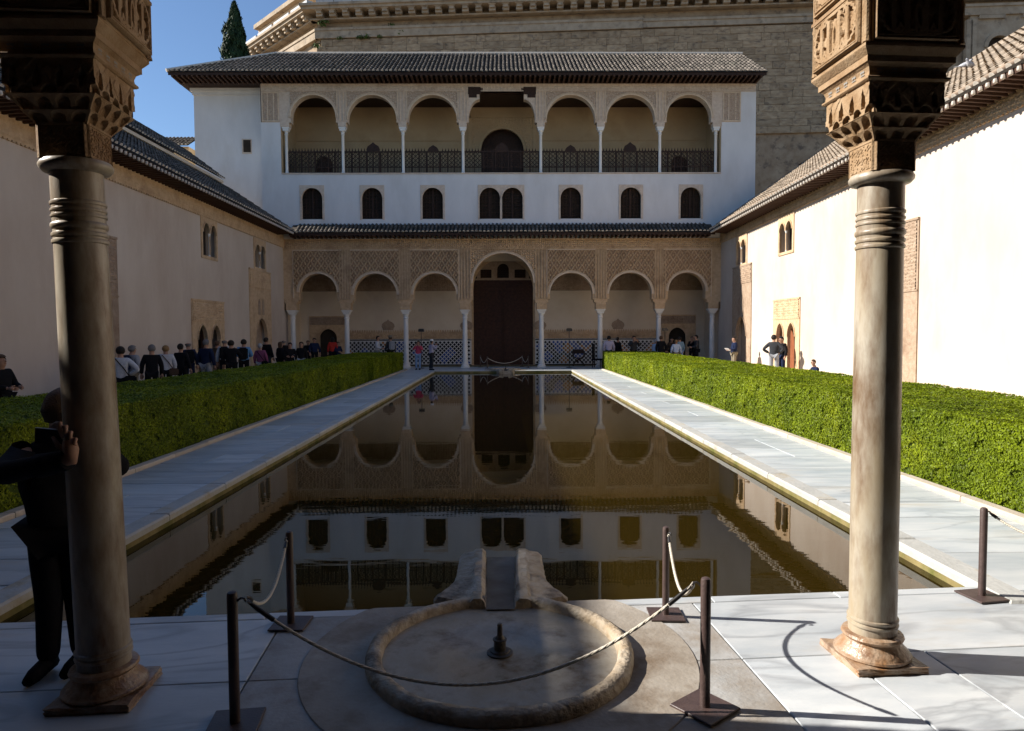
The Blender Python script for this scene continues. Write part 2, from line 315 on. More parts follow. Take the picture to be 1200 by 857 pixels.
# ------------------------------------------------------------------ the court: measures in metres
W = 12.4            # half width between the side wings
YF = 39.4           # front of the far pavilion
PW = 3.59           # half width of the pool
PY0, PY1 = 4.2, 36.2
NA = R(4.1); NO = np.array([-0.013, 3.805])          # frame of the near portico, slightly askew to the court
def NW(u, v, z=0.0): return (NO[0]+u*math.cos(NA)-v*math.sin(NA), NO[1]+u*math.sin(NA)+v*math.cos(NA), z)

g = MB(); g.add([(-900, -900, -0.7), (900, -900, -0.7), (900, 1500, -0.7), (-900, 1500, -0.7)], [(0, 1, 2, 3)])
tag(g.build('ground', 'soil'), kind='structure')
w = MB(); w.add([(-PW-.1, PY0, -0.115), (PW+.1, PY0, -0.115), (PW+.1, PY1+.1, -0.115), (-PW-.1, PY1+.1, -0.115)], [(0, 1, 2, 3)])
tag(w.build('water', 'pool_water'), kind='structure')

def slab_mesh(name, a, b, h, m, bev=0.006):
    me = bpy.data.meshes.new(name); bm = bmesh.new(); bmesh.ops.create_cube(bm, size=1)
    for v in bm.verts: v.co = Vector((v.co.x*a, v.co.y*b, v.co.z*h - h/2))
    bmesh.ops.bevel(bm, geom=[e for e in bm.edges if e.verts[0].co.z > -0.01 and e.verts[1].co.z > -0.01], offset=bev, segments=1, affect='EDGES')
    bm.to_mesh(me); bm.free(); me.materials.append(MATS[m]); return me
# side paths along the pool
for sgn in (-1, 1):
    y0 = 4.35 if sgn < 0 else 4.75
    b = MB(); b.box(sgn*PW, y0, -0.69, sgn*5.36, PY1+.3, -0.052)
    pth = tag(b.build('path', 'pool_wall'), kind='structure')
    wb = MB(); wb.box(sgn*5.362, 2.0, -0.69, sgn*(W+.3), 42, -0.012)
    tag(wb.build('side_walk', 'walk_stone'), kind='structure')
    meshes = [slab_mesh('slab', 1.36, L, 0.05, 'path_marble') for L in (0.62, 0.78, 0.95, 1.15)]
    Ls = (0.62, 0.78, 0.95, 1.15); y = y0
    while y < PY1-0.2:
        k = random.randrange(4); L = Ls[k]
        if random.random() < 0.3:
            ms = slab_mesh('slab', 0.7, L, 0.05, 'path_marble'); ms2 = slab_mesh('slab', 0.652, L, 0.05, 'path_marble')
            link('slab', ms, pth, (sgn*(3.82+.35), y+L/2, -0.004)); link('slab', ms2, pth, (sgn*(4.528+.326), y+L/2, -0.004+random.uniform(-.002, .002)))
        else:
            link('slab', meshes[k], pth, (sgn*4.5, y+L/2, -0.004+random.uniform(-.003, .001)))
        y += L+0.014
    cop = slab_mesh('coping_stone', 0.235, 1.49, 0.075, 'coping', 0.018); y = y0
    while y < PY1-0.3:
        o = link('coping_stone', cop, pth, (sgn*3.692, y+.745, 0.018+random.uniform(-.003, .003))); o.rotation_euler = (0, 0, random.uniform(-.002, .002)); y += 1.503
    kb = slab_mesh('kerb_stone', 0.145, 1.19, 0.12, 'kerb', 0.012); y = y0+0.6
    while y < PY1+0.1:
        link('kerb_stone', kb, pth, (sgn*5.275, y+.595, 0.05+random.uniform(-.004, .004))); y += 1.2
# far floor in front of the pavilion
b = MB(); b.box(-W, PY1, -0.69, W, 43, -0.03); ff = tag(b.build('pavilion_floor', 'pool_wall'), kind='structure')
for i in range(17):
    ms = slab_mesh('slab', 1.44, 1.5, 0.045, 'path_marble')
    for j in range(3): link('slab', ms, ff, (-11.65+i*1.455, 36.98+j*1.51, 0.0))
# near floor of the portico: rows of large marble slabs
b = MB(); b.fn = lambda u, v, z: NW(u, v, z); b.box(-13, -6.5, -0.69, 13, 1.0, -0.052)
nf = tag(b.build('portico_floor', 'pool_wall'), kind='structure')
ROWS = [(0.925, 1.03), (0.075, 0.918), (-0.76, 0.068), (-1.62, -0.767), (-2.5, -1.627), (-3.4, -2.507), (-4.3, -3.407), (-5.2, -4.307), (-6.1, -5.207)]
JO = {0: [-12.5, -9, -6.8, -4.6, -2.6, -1.55, 0.3, 1.58, 2.52, 4.9, 7.5, 10, 12.5], 1: [-12.5, -9.5, -6.4, -3.4, -1.42, 1.42, 3.9, 7, 10, 12.5],
      2: [-12.5, -9, -6, -3.1, -1.42, 1.42, 2.05, 2.55, 4.2, 7, 10, 12.5]}
for r, (v0, v1) in enumerate(ROWS):
    js = JO.get(r) or [-12.5+k*1.9+random.uniform(-.4, .4) for k in range(14)]
    for i in range(len(js)-1):
        L = js[i+1]-js[i]-0.009; uc = (js[i]+js[i+1])/2; mname = 'surround_stone' if (r in (1, 2) and abs(uc) < 0.2) else 'floor_marble' if r < 4 else 'dark_rear_floor'
        ms = slab_mesh('slab', L, v1-v0, 0.05, mname, 0.004)
        o = link('slab', ms, nf, NW(uc, (v0+v1)/2, random.uniform(-.001, .001))); o.rotation_euler = (0, 0, NA)

# ------------------------------------------------------------------ hedges
def hedge(label, x0, x1, y0, y1, h, n):
    root = empty('myrtle_hedge', ((x0+x1)/2, (y0+y1)/2, 0)); tag(root, label, 'hedge', 'clipped myrtle hedges beside the pool')
    cx, cy = (x0+x1)/2, (y0+y1)/2
    def wob(x, y, z): return 0.012*np.sin(x*2.1+y*1.3)+0.008*np.sin(y*3.7+z*5)+0.006*np.sin(x*6+y*7.1+z*9)
    m = MB(); i_ = 0.05
    m.box(x0+i_-cx, y0+i_-cy, -0.012, x1-i_-cx, y1-i_-cy, h-i_); m.build('branch_core', 'hedge_core', root)
    faces = [('top', (x1-x0)*(y1-y0)), ('a', (y1-y0)*h), ('b', (y1-y0)*h), ('c', (x1-x0)*h*3), ('d', (x1-x0)*h*3)]
    if abs(x0) < abs(x1): inner = 'a'
    else: inner = 'b'
    ar = np.array([f[1]*(1.5 if f[0] == inner else 0.35 if f[0] in 'ab' else 1.0) for f in faces]); cnt = (n*ar/ar.sum()).astype(int)
    C = []; NRM = []
    for (f, _), k in zip(faces, cnt):
        t = rng.random(k); y = y0+(y1-y0)*t**1.7 if f in ('top', 'a', 'b') else None      # denser towards the near end
        x = x0+(x1-x0)*rng.random(k); z = h*rng.random(k)**0.85
        if f == 'top': p = np.stack([x, y, np.full(k, h)], 1); nn = (0, 0, 1)
        elif f == 'a': p = np.stack([np.full(k, x0), y, z], 1); nn = (-1, 0, 0)
        elif f == 'b': p = np.stack([np.full(k, x1), y, z], 1); nn = (1, 0, 0)
        elif f == 'c': p = np.stack([x, np.full(k, y0), z], 1); nn = (0, -1, 0)
        else: p = np.stack([x, np.full(k, y1), z], 1); nn = (0, 1, 0)
        nn = np.tile(np.array(nn, float), (k, 1)); d = wob(p[:, 0], p[:, 1], p[:, 2])+rng.normal(0, 0.009, k)-0.012-np.where(np.sin(p[:, 0]*9.1+p[:, 1]*6.7+p[:, 2]*11)*np.sin(p[:, 1]*3.3-p[:, 2]*8) > .8, .03, 0)
        C.append(p+nn*d[:, None]); NRM.append(nn)
    C = np.concatenate(C); NRM = np.concatenate(NRM); k = len(C)
    q = NRM+rng.normal(0, 0.38, (k, 3)); q /= np.linalg.norm(q, axis=1)[:, None]
    a = np.cross(q, rng.normal(0, 1, (k, 3))); a /= np.linalg.norm(a, axis=1)[:, None]; b_ = np.cross(q, a)
    sz = (0.0105+0.00062*(C[:, 1]-5))*rng.uniform(0.7, 1.35, k)
    a *= sz[:, None]*1.25; b_ *= sz[:, None]*0.75; C = C-np.array([cx, cy, 0])
    V = np.stack([C-a, C+b_, C+a, C-b_], 1).reshape(-1, 3)
    me = bpy.data.meshes.new('foliage'); me.vertices.add(4*k); me.vertices.foreach_set('co', V.ravel())
    me.loops.add(4*k); me.loops.foreach_set('vertex_index', np.arange(4*k)); me.polygons.add(k)
    me.polygons.foreach_set('loop_start', np.arange(k)*4); me.polygons.foreach_set('loop_total', np.full(k, 4))
    me.update(calc_edges=True); me.materials.append(MATS['hedge_leaf'])
    tag(link('foliage', me, root), kind='stuff'); return root
hedge('long bright green clipped hedge in full sun along the pool', 5.42, 8.05, 6.2, 37.6, 0.93, 480000)
hedge('long clipped hedge in shade in front of the queue of visitors', -7.9, -5.40, 5.6, 27.6, 0.95, 290000)
hedge('short shaded clipped hedge ending by the far colonnade', -7.9, -5.40, 28.6, 37.2, 0.95, 80000)
# ------------------------------------------------------------------ tiled roofs
def tile_rows(mb, n, pitch, tile, run, fn, r=0.074, jit=0.012, first=0, segs=5):
    """rows of barrel tiles; fn(s, t, hgt) -> point for s along the eave, t up the slope; run(i) gives the length of row i"""
    for i in range(n):
        s = (i+.5)*pitch; L = run(s); k = max(1, int(round(L/tile)))
        for j in range(first, k):
            t0 = j*tile-0.03; t1 = min((j+1)*tile+0.05, L+.02); js = random.uniform(-jit, jit); jh = random.uniform(0, .012); vs = []; ra, rb = r*1.08, r*0.88
            for t, rr, lift in ((t0, ra, 0.03), (t1, rb, 0.0)):
                for q in range(segs+1):
                    a = math.pi*q/segs; vs.append(fn(s+js-rr*math.cos(a), t, 0.01+lift+jh+rr*math.sin(a)))
            o = segs+1; fs = [(q, q+1, o+q+1, o+q) for q in range(segs)]
            mb.add(vs, fs, 0)
            if j == 0:
                c = len(mb.v); mb.add(vs[:o]+[fn(s+js-ra*.2, t0, 0.0), fn(s+js+ra*.2, t0, 0.0)], [tuple(range(o))], 1)
def strip_roof(parent, name, ax, n_rows, pitch, tile, run, eave_fn, first=0, under=0.03, S0=0.0):
    mb = MB(); tile_rows(mb, n_rows, pitch, tile, run, eave_fn, first=first)
    o = mb.build('tile_rows', ['roof_tile', 'mortar'], parent, smooth='all'); tag(o, kind='stuff'); return o

# ------------------------------------------------------------------ far pavilion
pav = empty('arcaded_pavilion', (0, YF, 0)); pav.scale = (1, 1, .986); tag(pav, 'white two-storey pavilion with arcade, arched gallery and dark tiled roofs', 'building')
def FM(u, d, z): return (u, d, z)                # local to pav: depth grows away from the court
CU = [-12.0, -8.93, -5.56, -2.19, 2.19, 5.56, 8.93, 12.0]
# --- lower arcade wall
us, zb = [], []
def add_pt(u, z): us.append(u); zb.append(z)
ZC, ZT = 3.37, 7.37
for i, c in enumerate(CU):
    for off, z in ((-0.47, 4.05), (-0.47, 3.92), (-0.38, 3.92), (-0.38, 3.75), (-0.29, 3.75), (-0.29, ZC), (0.29, ZC), (0.29, 3.75), (0.38, 3.75), (0.38, 3.92), (0.47, 3.92), (0.47, 4.05)):
        u = c+off
        if -W <= u <= W:
            if i == 0 and off < 0.28 and not us: add_pt(-W, ZC)
            add_pt(u, z)
    if i == len(CU)-1: add_pt(W, ZC)
    else:
        a, b_ = c+0.47, CU[i+1]-0.47; h = (b_-a)/2; uc = (a+b_)/2
        apex = 6.59 if i == 3 else 5.45
        for p, z in arch_curve(uc, h, apex-h*(1.0 if i != 3 else 1.0), h, 26, 2.0): add_pt(p, max(z, 4.05))
m = MB(); m.curtain(us, zb, ZT, 0.0, 0.55); m.build('arcade_wall', 'stucco', pav)
# --- relief on the arcade: lattice panels, frames, archivolts, frieze
def sebka(U, Z):
    a, b_ = 0.40, 0.56
    p = U/a+Z/b_; q = U/a-Z/b_
    wv = 0.10*np.sin(2*math.pi*(p-q)); fp = np.abs((p+wv*.4) % 1-.5); fq = np.abs((q-wv*.4) % 1-.5)
    rib = np.maximum(sstep(fp, .36, .43), sstep(fq, .36, .43)); groove = np.maximum(sstep(fp, .465, .485), sstep(fq, .465, .485))
    x = (p % 1)-.5; y = (q % 1)-.5; rr = np.hypot(x, y); th = np.arctan2(y, x)
    fl = 0.55*(1-sstep(rr, .10+.10*np.abs(np.cos(2*th)), .16+.12*np.abs(np.cos(2*th))))
    return 0.10*np.maximum(rib-.35*groove, fl)
bays = []
for i in range(7):
    a, b_ = CU[i]+0.47, CU[i+1]-0.47; bays.append(((a+b_)/2, (b_-a)/2, 6.59 if i == 3 else 5.45))
for i, (uc, h, apex) in enumerate(bays):
    zs = apex-h
    if i != 3:
        m = MB(); m.fn = FM
        hw = 1.36
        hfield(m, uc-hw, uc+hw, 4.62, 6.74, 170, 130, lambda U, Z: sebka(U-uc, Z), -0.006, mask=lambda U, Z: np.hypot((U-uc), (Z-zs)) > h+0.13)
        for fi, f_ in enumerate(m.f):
            if np.mean([m.v[q][1] for q in f_]) > -.055: m.m[fi] = 1  # recessed faces take a darker stucco, shade between the ribs put into colour
        m.build('lattice_panel', ['stucco', 'shaded_field_stucco'], pav, smooth='all')
        f = MB(); f.box(uc-hw-.05, -.06, 4.05, uc-hw, .0, 6.80); f.box(uc+hw, -.06, 4.05, uc+hw+.05, .0, 6.80); f.box(uc-hw, -.06, 6.75, uc+hw, 0, 6.80); f.build('panel_frame', 'trim_stucco', pav)
    else:
        m = MB()
        hfield(m, uc-1.86, uc+1.86, 4.9, 6.78, 150, 90, lambda U, Z: 0.09*tex_relief(U-uc, Z, 0.27), -0.006, mask=lambda U, Z: np.hypot((U-uc), (Z-zs)) > h+0.13)
        m.build('spandrel_relief', 'stucco', pav, smooth='all')
    m = MB(); m.arc_band(uc, zs, h-.002, h+.085, 0, math.pi, -.065, .1, 40); m.arc_band(uc, zs, h+.10, h+.14, 0, math.pi, -.05, .05, 40); m.build('archivolt', 'trim_stucco', pav)
for c in CU[1:-1]:
    m = MB(); hw = 0.34 if abs(c) < 3 else 0.30
    for k in range(5):
        x = c-hw+2*hw*k/4; m.box(x-.026, -.085, 3.95, x+.026, .0, 6.82)
    m.box(c-.27, -.035, ZC+.02, c+.27, 0, ZC+.10); m.box(c-.27, -.035, 3.62, c+.27, 0, 3.70); m.build('pier_ribs', 'stucco', pav)
m = MB(); hfield(m, -W, W, 6.86, 7.34, 900, 26, lambda U, Z: 0.045*tex_relief(U, Z, 0.24), 0.0); m.build('frieze', 'stucco', pav, smooth='all')
m = MB(); m.box(-W, -.06, 6.80, W, -.0, 6.86); m.box(-W, -.07, 7.34, W, 0, 7.40); m.build('frieze_moulding', 'stucco', pav)
# --- columns of the arcade
cm = MB(); cm.lathe([(.15, .30), (.142, 1.6), (.13, 2.86)], 16)
shaft_me = cm.build('shaft', 'far_marble', None, smooth=True)
cm = MB(); cm.box(-.24, -.24, 0, .24, .24, .06); cm.lathe([(.23, .06), (.24, .11), (.20, .16), (.17, .22), (.19, .25), (.175, .30)], 16); base_me = cm.build('base', 'far_marble', None, smooth=True)
cm = MB(); cm.lathe([(.13, 2.86), (.16, 2.88), (.16, 2.91), (.135, 2.94), (.14, 3.05), (.19, 3.13), (.18, 3.15)], 16); cm.box(-.185, -.185, 3.13, .185, .185, 3.24); cm.box(-.23, -.23, 3.24, .23, .23, 3.30); cm.box(-.27, -.25, 3.30, .27, .27, 3.372); cap_me = cm.build('capital', 'far_marble', None, smooth=True)
colonnade = []
for i, c in enumerate(CU):
    e = empty('column', (c, 0.27, 0), pav)
    for q in (shaft_me, base_me, cap_me): link(q.name.split('.')[0], q.data, e)
for q in (shaft_me, base_me, cap_me): bpy.data.objects.remove(q)
# --- back wall of the loggia, dado, door
YB = 3.1
m = MB(); m.holes(-W, W, 0, 6.9, [(-1.95, 1.95, 0, 6.45), (-11.3, -10.1, 0, 2.35), (10.1, 11.3, 0, 2.35)], YB, 0.5, 0)
m.box(-W, 0.55, 6.9, W, YB+.3, 7.0, 0); m.build('loggia_wall', 'cream_plaster', pav)
m = MB(); hfield(m, -W, -1.97, 4.62, 5.7, 400, 40, lambda U, Z: 0.025*tex_relief(U, Z, .3), YB-.01); hfield(m, 1.97, W, 4.62, 5.7, 400, 40, lambda U, Z: 0.025*tex_relief(U, Z, .3), YB-.01); m.build('upper_band', 'brown_stucco', pav, smooth='all')
m = MB()
for a, b_ in ((-10.0, -1.97), (1.97, 10.0)):
    m.box(a, YB-.03, 1.66, b_, YB, 2.08)
    hfield(m, a, b_, 1.70, 2.05, 300, 18, lambda U, Z: 0.03*tex_relief(U, Z, .17), YB-.035)
    u = a+.07
    while u < b_-.05:
        m.add([(u-.055, YB-.03, 2.08), (u+.055, YB-.03, 2.08), (u+.055, YB-.03, 2.15), (u, YB-.03, 2.24), (u-.055, YB-.03, 2.15), (u-.055, YB, 2.08), (u+.055, YB, 2.08), (u+.055, YB, 2.15), (u, YB, 2.24), (u-.055, YB, 2.15)],
              [(0, 1, 2, 3, 4), (2, 7, 8, 3), (3, 8, 9, 4), (1, 6, 7, 2), (4, 9, 5, 0)]); u += .145
m.build('inscription_band', 'stucco', pav, smooth=True)
for sgn in (-1, 1):
    for uc in (2.25, 7.05):
        m = MB(); pts = [(0.42*math.cos(a)*(1-.0), .30+.42*math.sin(a)) for a in np.linspace(-.5, math.pi*.42, 9)]
        prof = [(.30, 0), (.34, .12), (.40, .22), (.36, .38), (.22, .50), (.08, .56), (0, .66)]
        vs = [(sgn*uc+x, YB-.04, 2.22+z) for x, z in prof]+[(sgn*uc-x, YB-.04, 2.22+z) for x, z in prof[-2::-1]]; n_ = len(vs)
        vs += [(a, YB, c) for a, b_, c in vs]
        m.add(vs, [tuple(range(n_))]+[(k, (k+1) % n_, n_+(k+1) % n_, n_+k) for k in range(n_)]); m.build('medallion', 'brown_stucco', pav)
    m = MB(); uc = sgn*10.7; arch_plate(m, uc-1.15, uc+1.15, 0, 3.1, YB-.06, YB-.002, [(uc, .52, 0, 1.75, .55, 1.7)]); m.build('alcove_surround', 'stucco', pav)
    m = MB(); hfield(m, uc-1.1, uc+1.1, 2.55, 3.02, 90, 24, lambda U, Z: .03*tex_relief(U, Z, .22), YB-.062); m.build('alcove_relief', 'brown_stucco', pav, smooth='all')
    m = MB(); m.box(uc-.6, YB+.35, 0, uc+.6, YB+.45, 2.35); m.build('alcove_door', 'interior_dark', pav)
    m = MB(); m.box(sgn*W, .55, 0, sgn*(W-.02), YB, 6.9); m.build('side_wall', 'cream_plaster', pav)
# zellige dado
def star_tiles(u0, u1):
    m = MB(); z0, z1, p = 0.10, 1.56, 0.25
    m.box(u0, YB-.02, 0.0, u1, YB, z1+.02, 0)
    nr = int((z1-z0)/(p/2)); nc = int((u1-u0)/p)
    hues = {}
    for _ in range(int((u1-u0)*2.2)): hues[(random.randrange(nc), random.randrange(nr))] = random.choice((2, 2, 3))
    for r in range(nr):
        for c in range(nc):
            u = u0+(c+.5+(r % 2)*.5)*p; z = z0+(r+.6)*p/2
            if u > u1-.08 or u < u0+.08: continue
            mi = 1
            for (hc, hr), hm in hues.items():
                if abs(hc+.5*(hr % 2)-c-.5*(r % 2))+abs(hr-r)*.5 < 1.3: mi = hm
            s_ = .092; y = YB-.026
            m.add([(u-s_, y, z), (u-.35*s_, y, z-.35*s_), (u, y, z-s_), (u+.35*s_, y, z-.35*s_), (u+s_, y, z), (u+.35*s_, y, z+.35*s_), (u, y, z+s_), (u-.35*s_, y, z+.35*s_)][::1], [(0, 1, 2, 3, 4, 5, 6, 7)], mi) if r % 4 == 9 else \
                m.add([(u-s_, y, z), (u, y, z-s_), (u+s_, y, z), (u, y, z+s_)], [(0, 1, 2, 3)], mi)
    m.box(u0, YB-.03, z1, u1, YB-.021, z1+.05, 1); m.box(u0, YB-.03, 0, u1, YB-.021, .07, 1)
    u = u0+.06
    while u < u1-.06:
        m.add([(u-.03, YB-.025, z1+.055), (u+.03, YB-.025, z1+.055), (u, YB-.025, z1+.115)], [(0, 1, 2)], 1); u += .075
    m.box(u0, YB-.021, z1+.02, u1, YB, z1+.12, 0)
    o = m.build('zellige_dado', ['zellige_white', 'zellige_black', 'zellige_blue', 'zellige_amber'], pav); tag(o, kind='stuff'); return o
star_tiles(-9.5, -1.96); star_tiles(1.96, 9.5)
# great door
m = MB(); arch_plate(m, -1.95, 1.95, 0, 6.45, YB+.12, YB+.5, [(0, 1.83, 0, 4.77, 1.83, 2.0)]); m.build('door_reveal', 'stucco', pav)
gd = empty('door', (0, YB+.25, 0), pav)
for sgn in (-1, 1):
    m = MB(); m.box(min(0, sgn*1.84)+.012, 0, 0.02, max(0, sgn*1.84)-.012, .08, 5.3); 
    for j in range(23):
        for i in range(8):
            x = sgn*(.16+i*.21); z = .2+j*.22
            m.box(x-.05, -.03, z-.05, x+.05, 0, z+.05)
    m.box(sgn*.05-.035, -.05, .05, sgn*.05+.035, 0, 4.95, 1); m.build('leaf', ['door_wood', 'red_wood' if False else 'door_wood'], gd)
m = MB(); m.box(-1.84, -.02, 5.3, 1.84, .06, 5.40); m.build('transom', 'brown_stucco', gd)
for uc in (-1.05, 0, 1.05):
    m = MB()
    if uc: arch_plate(m, uc-.55, uc+.55, 5.40, 6.6, .0, .08, [(uc, .34, 5.44, 5.95, .02, 2.0)])
    else: arch_plate(m, -.5, .5, 5.40, 6.6, .0, .08, [(0, .36, 5.44, 5.95, .38, 2.0)])
    fr = m.build('fanlight', 'brown_stucco', gd)
    m = MB()
    for k in range(5): m.bar((uc-.34+k*.17, .06, 5.44), (uc-.34+k*.17, .06, 6.3 if not uc else 5.96), .04, .03)
    for k in range(5): m.bar((uc-.34, .06, 5.48+k*.13), (uc+.34, .06, 5.48+k*.13), .04, .03)
    m.build('grille', 'door_wood', fr)
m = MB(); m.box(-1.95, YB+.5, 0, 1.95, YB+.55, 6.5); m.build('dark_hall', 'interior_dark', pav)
# --- upper walls
ZG, ZU = 11.12, 16.12
WIN = [-10.72, -7.35, -3.95, 3.85, 7.25, 10.65]
rects = [(c-.66, c+.66, 8.54, 10.36) for c in WIN]+[(-1.36, 1.18, 8.54, 10.36)]
m = MB(); m.holes(-13.5, 14.3, 7.0, ZG, rects, 0.0, .4); m.holes(-13.5, -12.4, ZG, 14.0, [], 0, .1); m.holes(12.35, 14.3, ZG, 14.0, [], 0, .1); m.holes(13.45, 14.3, 14.0, 15.72, [], 0, .1)
m.box(-13.5, .5, 7.05, 14.3, 3.2, 8.3); m.add([(14.3, 0, 7), (14.3, 8, 7), (14.3, 8, 16.2), (14.3, 0, 16.2)], [(0, 1, 2, 3)]); m.add([(-13.5, 0, 7), (-13.5, .8, 7), (-13.5, .8, 16.1), (-13.5, 0, 16.1)], [(0, 1, 2, 3)])
m.box(-13.4, .42, 8.3, 14.2, .6, ZG-.1, 0); m.box(-12.4, 0, ZG-.04, 12.35, .5, ZG); m.build('upper_wall', 'white_plaster', pav)
m = MB(); m.box(-17.5, .7, 5, -13.5, 8, 15.75); m.box(-17.55, .62, 15.75, -13.5, 8, 15.95); m.box(-17.65, .55, 15.95, -13.5, 8, 16.12)
blk = m.build('side_block', 'white_plaster', pav)
q = P(289.5, 168, Y=YF+.7); m = MB(); m.box(q[0]-.28, .66, q[2]-.42, q[0]+.26, .705, q[2]+.42, 0); m.box(q[0]-.2, .65, q[2]-.34, q[0]+.22, .69, q[2]+.36, 1); m.build('small_window', ['pale_stucco', 'interior_dark'], pav)
m = MB(); m.box(-12.4, -.05, ZG-.035, 12.35, .02, ZG+.03); m.build('gallery_sill', 'pale_stucco', pav)
def lattice(mb, u0, u1, z0, z1, d, st=.16, w=.03):
    n = int((u1-u0)/st)+1
    for k in range(n+1): x = u0+(u1-u0)*k/n; mb.bar((x, d, z0), (x, d, z1), w, .03)
    n = int((z1-z0)/st)+1
    for k in range(n+1): z = z0+(z1-z0)*k/n; mb.bar((u0, d+.01, z), (u1, d+.01, z), w, .03)
def window(c0, arches, u0, u1):
    e = empty('window', (0, 0, 0), pav)
    m = MB(); arch_plate(m, u0, u1, 8.50, 10.46, -.035, .16, [(c, .58, 8.5, 9.72, .62, 2.0) for c in arches]); m.build('frame', 'pale_stucco', e)
    for c in arches:
        m = MB(); m.arc_band(c, 9.72, .58, .66, 0, math.pi, -.06, 0, 20); m.build('arch_trim', 'pale_stucco', e)
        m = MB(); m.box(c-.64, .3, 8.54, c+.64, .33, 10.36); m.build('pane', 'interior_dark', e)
        m = MB(); lattice(m, c-.60, c+.60, 8.56, 10.3, .24, .2, .05); m.box(c-.045, .2, 8.54, c+.045, .23, 10.3); m.build('shutter', 'dark_wood', e)
for c in WIN: window(c, [c], c-.69, c+.69)
window(0, [-.73, .55], -1.40, 1.22)
# --- gallery arcade
GU = [-12.15, -8.98, -5.6, -2.22, 2.17, 5.55, 8.92, 12.1]
us, zb = [-13.45, -12.43, -12.43], [14.0, 14.0, 13.76]
ZC2 = 13.76; gbays = []
for i, c in enumerate(GU):
    hw0, hw1 = .22, .33
    for off, z in ((-hw1, 14.12), (-hw1, 13.98), (-hw0, 13.98), (-hw0, ZC2), (hw0, ZC2), (hw0, 13.98), (hw1, 13.98), (hw1, 14.12)):
        if (i == 0 and off < 0) or (i == 7 and off > 0): continue
        us.append(c+off); zb.append(z)
    if i < 7:
        a, b_ = c+hw1, GU[i+1]-hw1; uc, h = (a+b_)/2, (b_-a)/2; gbays.append((uc, h))
        if i != 3:
            for p, z in arch_curve(uc, h, 15.51-h, h, 26): us.append(p); zb.append(max(z, 14.12))
        else:
            for k in range(9): t = k/8*math.pi/2; us.append(a+.62*(1-math.cos(t))); zb.append(14.15+1.2*math.sin(t)*.9+.05)
            us.append(a+.62); zb.append(15.98); us.append(b_-.62); zb.append(15.98)
            for k in range(9): t = (1-k/8)*math.pi/2; us.append(b_-.62*(1-math.cos(t))); zb.append(14.15+1.2*math.sin(t)*.9+.05)
us += [12.38, 12.38, 13.45]; zb += [13.76, 14.0, 14.0]
m = MB(); m.curtain(us, zb, ZU, -.01, .45); m.build('gallery_wall', 'pale_stucco', pav)
for i, (uc, h) in enumerate(gbays):
    if i == 3: continue
    zs = 15.51-h
    m = MB(); hfield(m, uc-h-.02, uc+h+.02, 14.3, 15.72, 110, 60, lambda U, Z: .05*tex_relief(U-uc, Z, .19), -.006, mask=lambda U, Z: np.hypot(U-uc, Z-zs) > h+.14); m.build('spandrel_relief', 'shaded_field_stucco' if i % 2 > 5 else 'spandrel_stucco', pav, smooth='all')
    m = MB(); m.arc_band(uc, zs, h-.002, h+.08, 0, math.pi, -.06, .1, 36); m.arc_band(uc, zs, h+.1, h+.135, 0, math.pi, -.055, .05, 36); m.build('archivolt', 'trim_stucco', pav)
for c in GU[1:-1]:
    m = MB()
    for x in (-.26, -.1, .1, .26): m.box(c+x-.022, -.06, 14.05, c+x+.022, -.011, 15.75)
    m.build('pier_ribs', 'trim_stucco', pav)
m = MB(); hfield(m, -13.45, 14.28, 15.76, 16.06, 900, 18, lambda U, Z: .03*tex_relief(U, Z, .2), -.012); m.build('frieze', 'pale_stucco', pav, smooth='all')
m = MB(); m.box(-13.45, -.05, 15.71, 14.28, -.011, 15.76); m.box(-13.45, -.07, 16.06, 14.3, 0, 16.13); m.build('frieze_moulding', 'pale_stucco', pav)
for a, b_ in ((-13.42, -12.48), (12.43, 13.42)):
    m = MB()
    for z in (14.03, 15.62): m.box(a, -.05, z, b_, -.011, z+.06)
    for u in (a, a+.3, b_-.3, b_-.05): m.box(u, -.05, 14.09, u+.05, -.011, 15.62)
    cp = m.build('corner_panel', 'trim_stucco', pav); m = MB(); hfield(m, a+.05, b_-.05, 14.1, 15.6, 50, 60, lambda U, Z: .04*tex_relief(U, Z, .22), -.012); m.build('corner_relief', 'spandrel_stucco', cp, smooth='all')
for sgn in (-1, 1):
    m = MB(); m.box(sgn*1.9, -.06, 15.55, sgn*1.2, .4, 15.95); m.box(sgn*1.86, -.04, 15.37, sgn*1.42, .38, 15.55); m.box(sgn*1.2, -.04, 15.66, sgn*1.08, .38, 15.9); m.build('bracket', 'dark_wood', pav)
cm = MB(); cm.lathe([(.12, 0), (.12, .05), (.09, .12), (.085, .2), (.078, 2.2), (.11, 2.24), (.09, 2.28), (.10, 2.36), (.15, 2.45)], 14); cm.box(-.16, -.16, 2.42, .16, .16, 2.54); cm.box(-.2, -.18, 2.54, .2, .18, 2.64)
tmp = cm.build('gallery_column', 'far_marble', None, smooth=True)
for c in GU:
    link('gallery_column', tmp.data, pav, (c, .2, ZG))
bpy.data.objects.remove(tmp)
